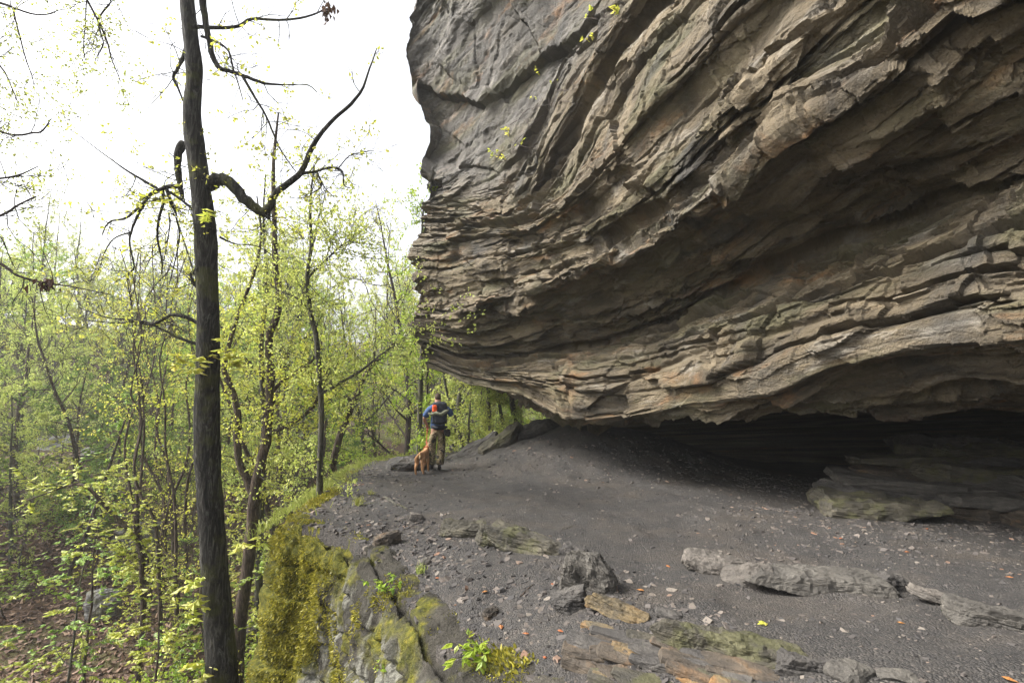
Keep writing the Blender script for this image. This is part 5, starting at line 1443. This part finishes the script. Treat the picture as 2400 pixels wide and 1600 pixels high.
def fallen_leaves():
    rng = np.random.default_rng(231)
    spots = [(1758, 1435, 'leaf_yellow'), (2012, 1335, 'leaf_yellow'), (1935, 1238, 'leaf_orange'), (2130, 1215, 'leaf_orange'), (2060, 1432, 'leaf_orange'), (2090, 1270, 'leaf_orange'), (1250, 1520, 'leaf_orange'), (1280, 1450, 'leaf_orange'), (1360, 1452, 'leaf_orange'), (1480, 1360, 'leaf_orange'), (1530, 1300, 'leaf_orange'), (1265, 1345, 'leaf_orange'), (2330, 1330, 'leaf_orange'), (2300, 1560, 'leaf_orange'), (1120, 1360, 'leaf_orange'), (1010, 1330, 'leaf_orange'), (1150, 1440, 'leaf_orange'), (1215, 1460, 'leaf_orange')]
    leaf_material('leaf_orange', (0.16, 0.055, 0.02), (0.26, 0.10, 0.035), (0.36, 0.17, 0.07), 0.2)
    for i, (u, v, m) in enumerate(spots):
        c = on_shelf(u / .98, v / .98); a = rng.uniform(0, 6.28); lv = Leaves()
        D_ = np.array([[math.cos(a), math.sin(a), .15]]); D_ /= np.linalg.norm(D_)
        ovate(lv, rng, np.zeros((1, 3)), D_, np.array([rng.uniform(.045, .075)]), 1.2)
        if m == 'leaf_yellow':
            for da in (-.9, .9): D2 = np.array([[math.cos(a + da), math.sin(a + da), .15]]); ovate(lv, rng, np.zeros((1, 3)), D2, np.array([.05]), 1.2)
        o = link('fallen_leaf', lv.mesh('fallen_leaf', m), None, (c[0], c[1], c[2] + .012))
        tag(o, 'single yellow green leaf fallen on the grey gravel' if m == 'leaf_yellow' else 'single dead orange brown leaf lying on the gravel', 'leaf', 'fallen leaves on the path' if m != 'leaf_yellow' else 'green leaves fallen on the path')
fallen_leaves()

def blades(name, label, C, L, mat, seed, lean=(0, 0, 0), width=.004, cat='grass', bend=1.0):
    rng = np.random.default_rng(seed); n = len(C)
    D1 = np.array([0, 0, 1.0]) + rng.normal(0, .35, (n, 3)) + np.array(lean); D1 /= np.linalg.norm(D1, axis=1, keepdims=True)
    D2 = D1 + rng.normal(0, .5, (n, 3)) * bend + np.array([0, 0, -.7]) * bend; D2 /= np.linalg.norm(D2, axis=1, keepdims=True)
    W = perp(D1, rng) * width
    a = L[:, None]
    mid = C + D1 * a * .55; tip = mid + D2 * a * .5
    V = np.stack([C - W, C + W, mid + W * .8, mid - W * .8, tip], 1).reshape(-1, 3)
    k = np.arange(n)[:, None] * 5
    o = link(name, make_mesh(name, V, quads=k + np.array([[0, 1, 2, 3]]), tris=k + np.array([[3, 2, 4]]), smooth=False, mats=[M[mat]]))
    tag(o, label, cat, kind='stuff')
def edge_grass():
    rng = np.random.default_rng(240)
    e = EDGE_F[(EDGE_F[:, 1] > 7.5) & (EDGE_F[:, 1] < 16.5)]
    n = 7500
    i = rng.integers(0, len(e) - 1, n); f = rng.random(n)[:, None]
    C2 = e[i] * (1 - f) + e[i + 1] * f
    T = e[np.minimum(i + 1, len(e) - 1)] - e[np.maximum(i - 1, 0)]; T /= np.linalg.norm(T, axis=1, keepdims=True) + 1e-9
    O = np.stack([-T[:, 1], T[:, 0]], -1)
    off = rng.normal(.16, .20, n)
    C2 = C2 + O * off[:, None]
    keep = fbm(C2[:, 0] * 1.3, C2[:, 1] * 1.3, 0, 3, 241) + rng.normal(0, .25, n) + .3 * (C2[:, 1] > 8) > .02
    C2, off = C2[keep], off[keep]
    z = shelf_raw(C2[:, 0], C2[:, 1]) - np.maximum(off, 0) * 0.5 - .02
    C = np.concatenate([C2, z[:, None]], 1)
    blades('edge_grass', 'pale green grass fringing the outer edge of the path', C, rng.uniform(.07, .24, len(C)), 'grass_blade', 242, (-.2, -.1, 0), .006)
edge_grass()
rng = np.random.default_rng(243)
for (u, v, n, ln, lab) in [(840, 1185, 60, .20, 'tuft of thin grass standing in the shale by the path edge'), (985, 1345, 40, .14, 'fan of thin pale blades over the moss'), (870, 1160, 30, .12, 'small tuft of grass near the root')]:
    c = on_shelf(u, v); C = c + rng.normal(0, .03, (n, 3)) * np.array([1, 1, 0])
    o = None
    blades('grass_tuft', lab, C, rng.uniform(.5, 1.2, n) * ln, 'grass_blade', 244 + n, (0, 0, 0), .004)
    ob = bpy.data.objects[[k.name for k in bpy.data.objects if k.name.startswith('grass_tuft')][-1]]
    if 'kind' in ob: del ob['kind']

# ---- the valley floor: leaf litter, herbs, mossy boulders, an outcrop
def valley_floor():
    rng = np.random.default_rng(250)
    n = 38000
    a = np.radians(rng.uniform(-52, -8, n)); r = 8.5 + 24 * rng.random(n) ** 0.8
    x, y = r * np.sin(a), r * np.cos(a); z = floor_z(x, y)
    D_ = rand_dirs(rng, n, 0.0); D_[:, 2] *= .25; D_ /= np.linalg.norm(D_, axis=1, keepdims=True)
    W = np.cross(D_, np.array([0, 0, 1.0]) + rng.normal(0, .25, (n, 3))); W /= np.linalg.norm(W, axis=1, keepdims=True)
    L = rng.uniform(.06, .15, n) * (1 + .02 * r)
    v, q = quads_leaf(np.stack([x, y, z + .015 + .02 * rng.random(n)], -1), D_, W, L, L * .3, .5, .6)
    o = link('leaf_litter', make_mesh('leaf_litter', v, quads=q, smooth=False, mats=[M['leaf_litter']])); tag(o, 'brown fallen leaves covering the valley floor', 'leaf litter', kind='stuff')
    # low green herbs in drifts
    n = 5200
    a = np.radians(rng.uniform(-52, -12, n)); r = 9 + 26 * rng.random(n) ** 0.8
    x, y = r * np.sin(a), r * np.cos(a)
    k = fbm(x * .28, y * .28, 0, 3, 251) > rng.normal(.12, .12, n)
    x, y = x[k], y[k]; z = floor_z(x, y); m = 9
    C = np.repeat(np.stack([x, y, z + .05], -1), m, 0); C += rng.normal(0, .11, C.shape) * np.array([1, 1, .5]); C[:, 2] += .06
    lv = Leaves(); Dd = rand_dirs(rng, len(C), .1); Dd[:, 2] *= .5; Dd /= np.linalg.norm(Dd, axis=1, keepdims=True)
    L = rng.uniform(.06, .14, len(C)); lv.add(C, Dd, perp(Dd, rng), L, L * .3)
    o = link('ground_herbs', lv.mesh('ground_herbs', 'leaf_bright')); tag(o, 'low green herbs in drifts on the valley floor', 'ground cover', kind='stuff')
    # mossy boulders and far grey ledges
    for i, (u, v, wpx, hpx, m, lab) in enumerate([(238, 1445, 62, 56, 'stone_far', 'mossy boulder among the saplings on the valley floor'), (585, 1492, 70, 30, 'stone_pale', 'flat pale stone at the foot of the mossy bank'), (320, 1275, 110, 40, 'stone_far', 'long low boulder behind the saplings on the brown slope')]):
        d = FWD + RGT * ((u - 1200) / 1200) + UPV * ((800 - v) / 1200); t = np.arange(6, 40, .05); P = CAM + d * t[:, None]; kk = np.argmax(P[:, 2] < floor_z(P[:, 0], P[:, 1])); c = P[kk]; s_ = (c - CAM) @ FWD
        w, h = wpx * s_ / 1200, hpx * s_ / 1200
        o = link('boulder', rock_mesh('boulder', (w, w * .8, h * 1.3), 960 + i, m, .08, 6, 18), None, (c[0], c[1], c[2] - h * .3)); o.rotation_euler = (0, 0, i); tag(o, lab, 'boulder')
    for i, (u, v, wpx, hpx, s_, lab) in enumerate([(330, 1180, 240, 120, 25, 'grey rock ledge half hidden by trees across the valley'), (90, 1150, 260, 110, 25, 'broken grey crag behind leafy branches across the valley'), (660, 1090, 120, 60, 32, 'small dark rock ledge far back among the slim trees')]):
        c = px(u, v, s_); w, h = wpx * s_ / 1200, hpx * s_ / 1200
        zf = float(floor_z(np.array([c[0]]), np.array([c[1]]))[0])
        o = link('rock_outcrop', rock_mesh('rock_outcrop', (w, 2.5, h * 1.5), 970 + i, 'stone_far', .35, 6, 30, sq=.7), None, (c[0], c[1], min(zf - .3, c[2] - h * .4))); o.rotation_euler = (0, 0, .5); tag(o, lab, 'rock outcrop')
valley_floor()

# ------------------------------------------------------------------ the damp air of the valley
HAZE = 0.0012
if HAZE:
    t = NT('damp_air'); t.t.nodes.remove(t.out); out = t.t.nodes.new('ShaderNodeOutputMaterial')
    pv = t.t.nodes.new('ShaderNodeVolumePrincipled'); pv.inputs['Color'].default_value = (0.93, 0.95, 0.97, 1); pv.inputs['Density'].default_value = HAZE; pv.inputs['Anisotropy'].default_value = 0.3
    t.t.links.new(pv.outputs[0], out.inputs['Volume'])
    a, z0, z1 = 215.0, -9.0, 36.0
    V = np.array([(x, y, z) for x in (-a, a) for y in (-a, a) for z in (z0, z1)])
    Q = [(0, 1, 3, 2), (4, 6, 7, 5), (0, 4, 5, 1), (2, 3, 7, 6), (0, 2, 6, 4), (1, 5, 7, 3)]
    o = link('haze', make_mesh('haze', V, quads=Q, smooth=False, mats=[t.m])); tag(o, 'pale damp haze hanging in the valley air', 'haze', kind='stuff')
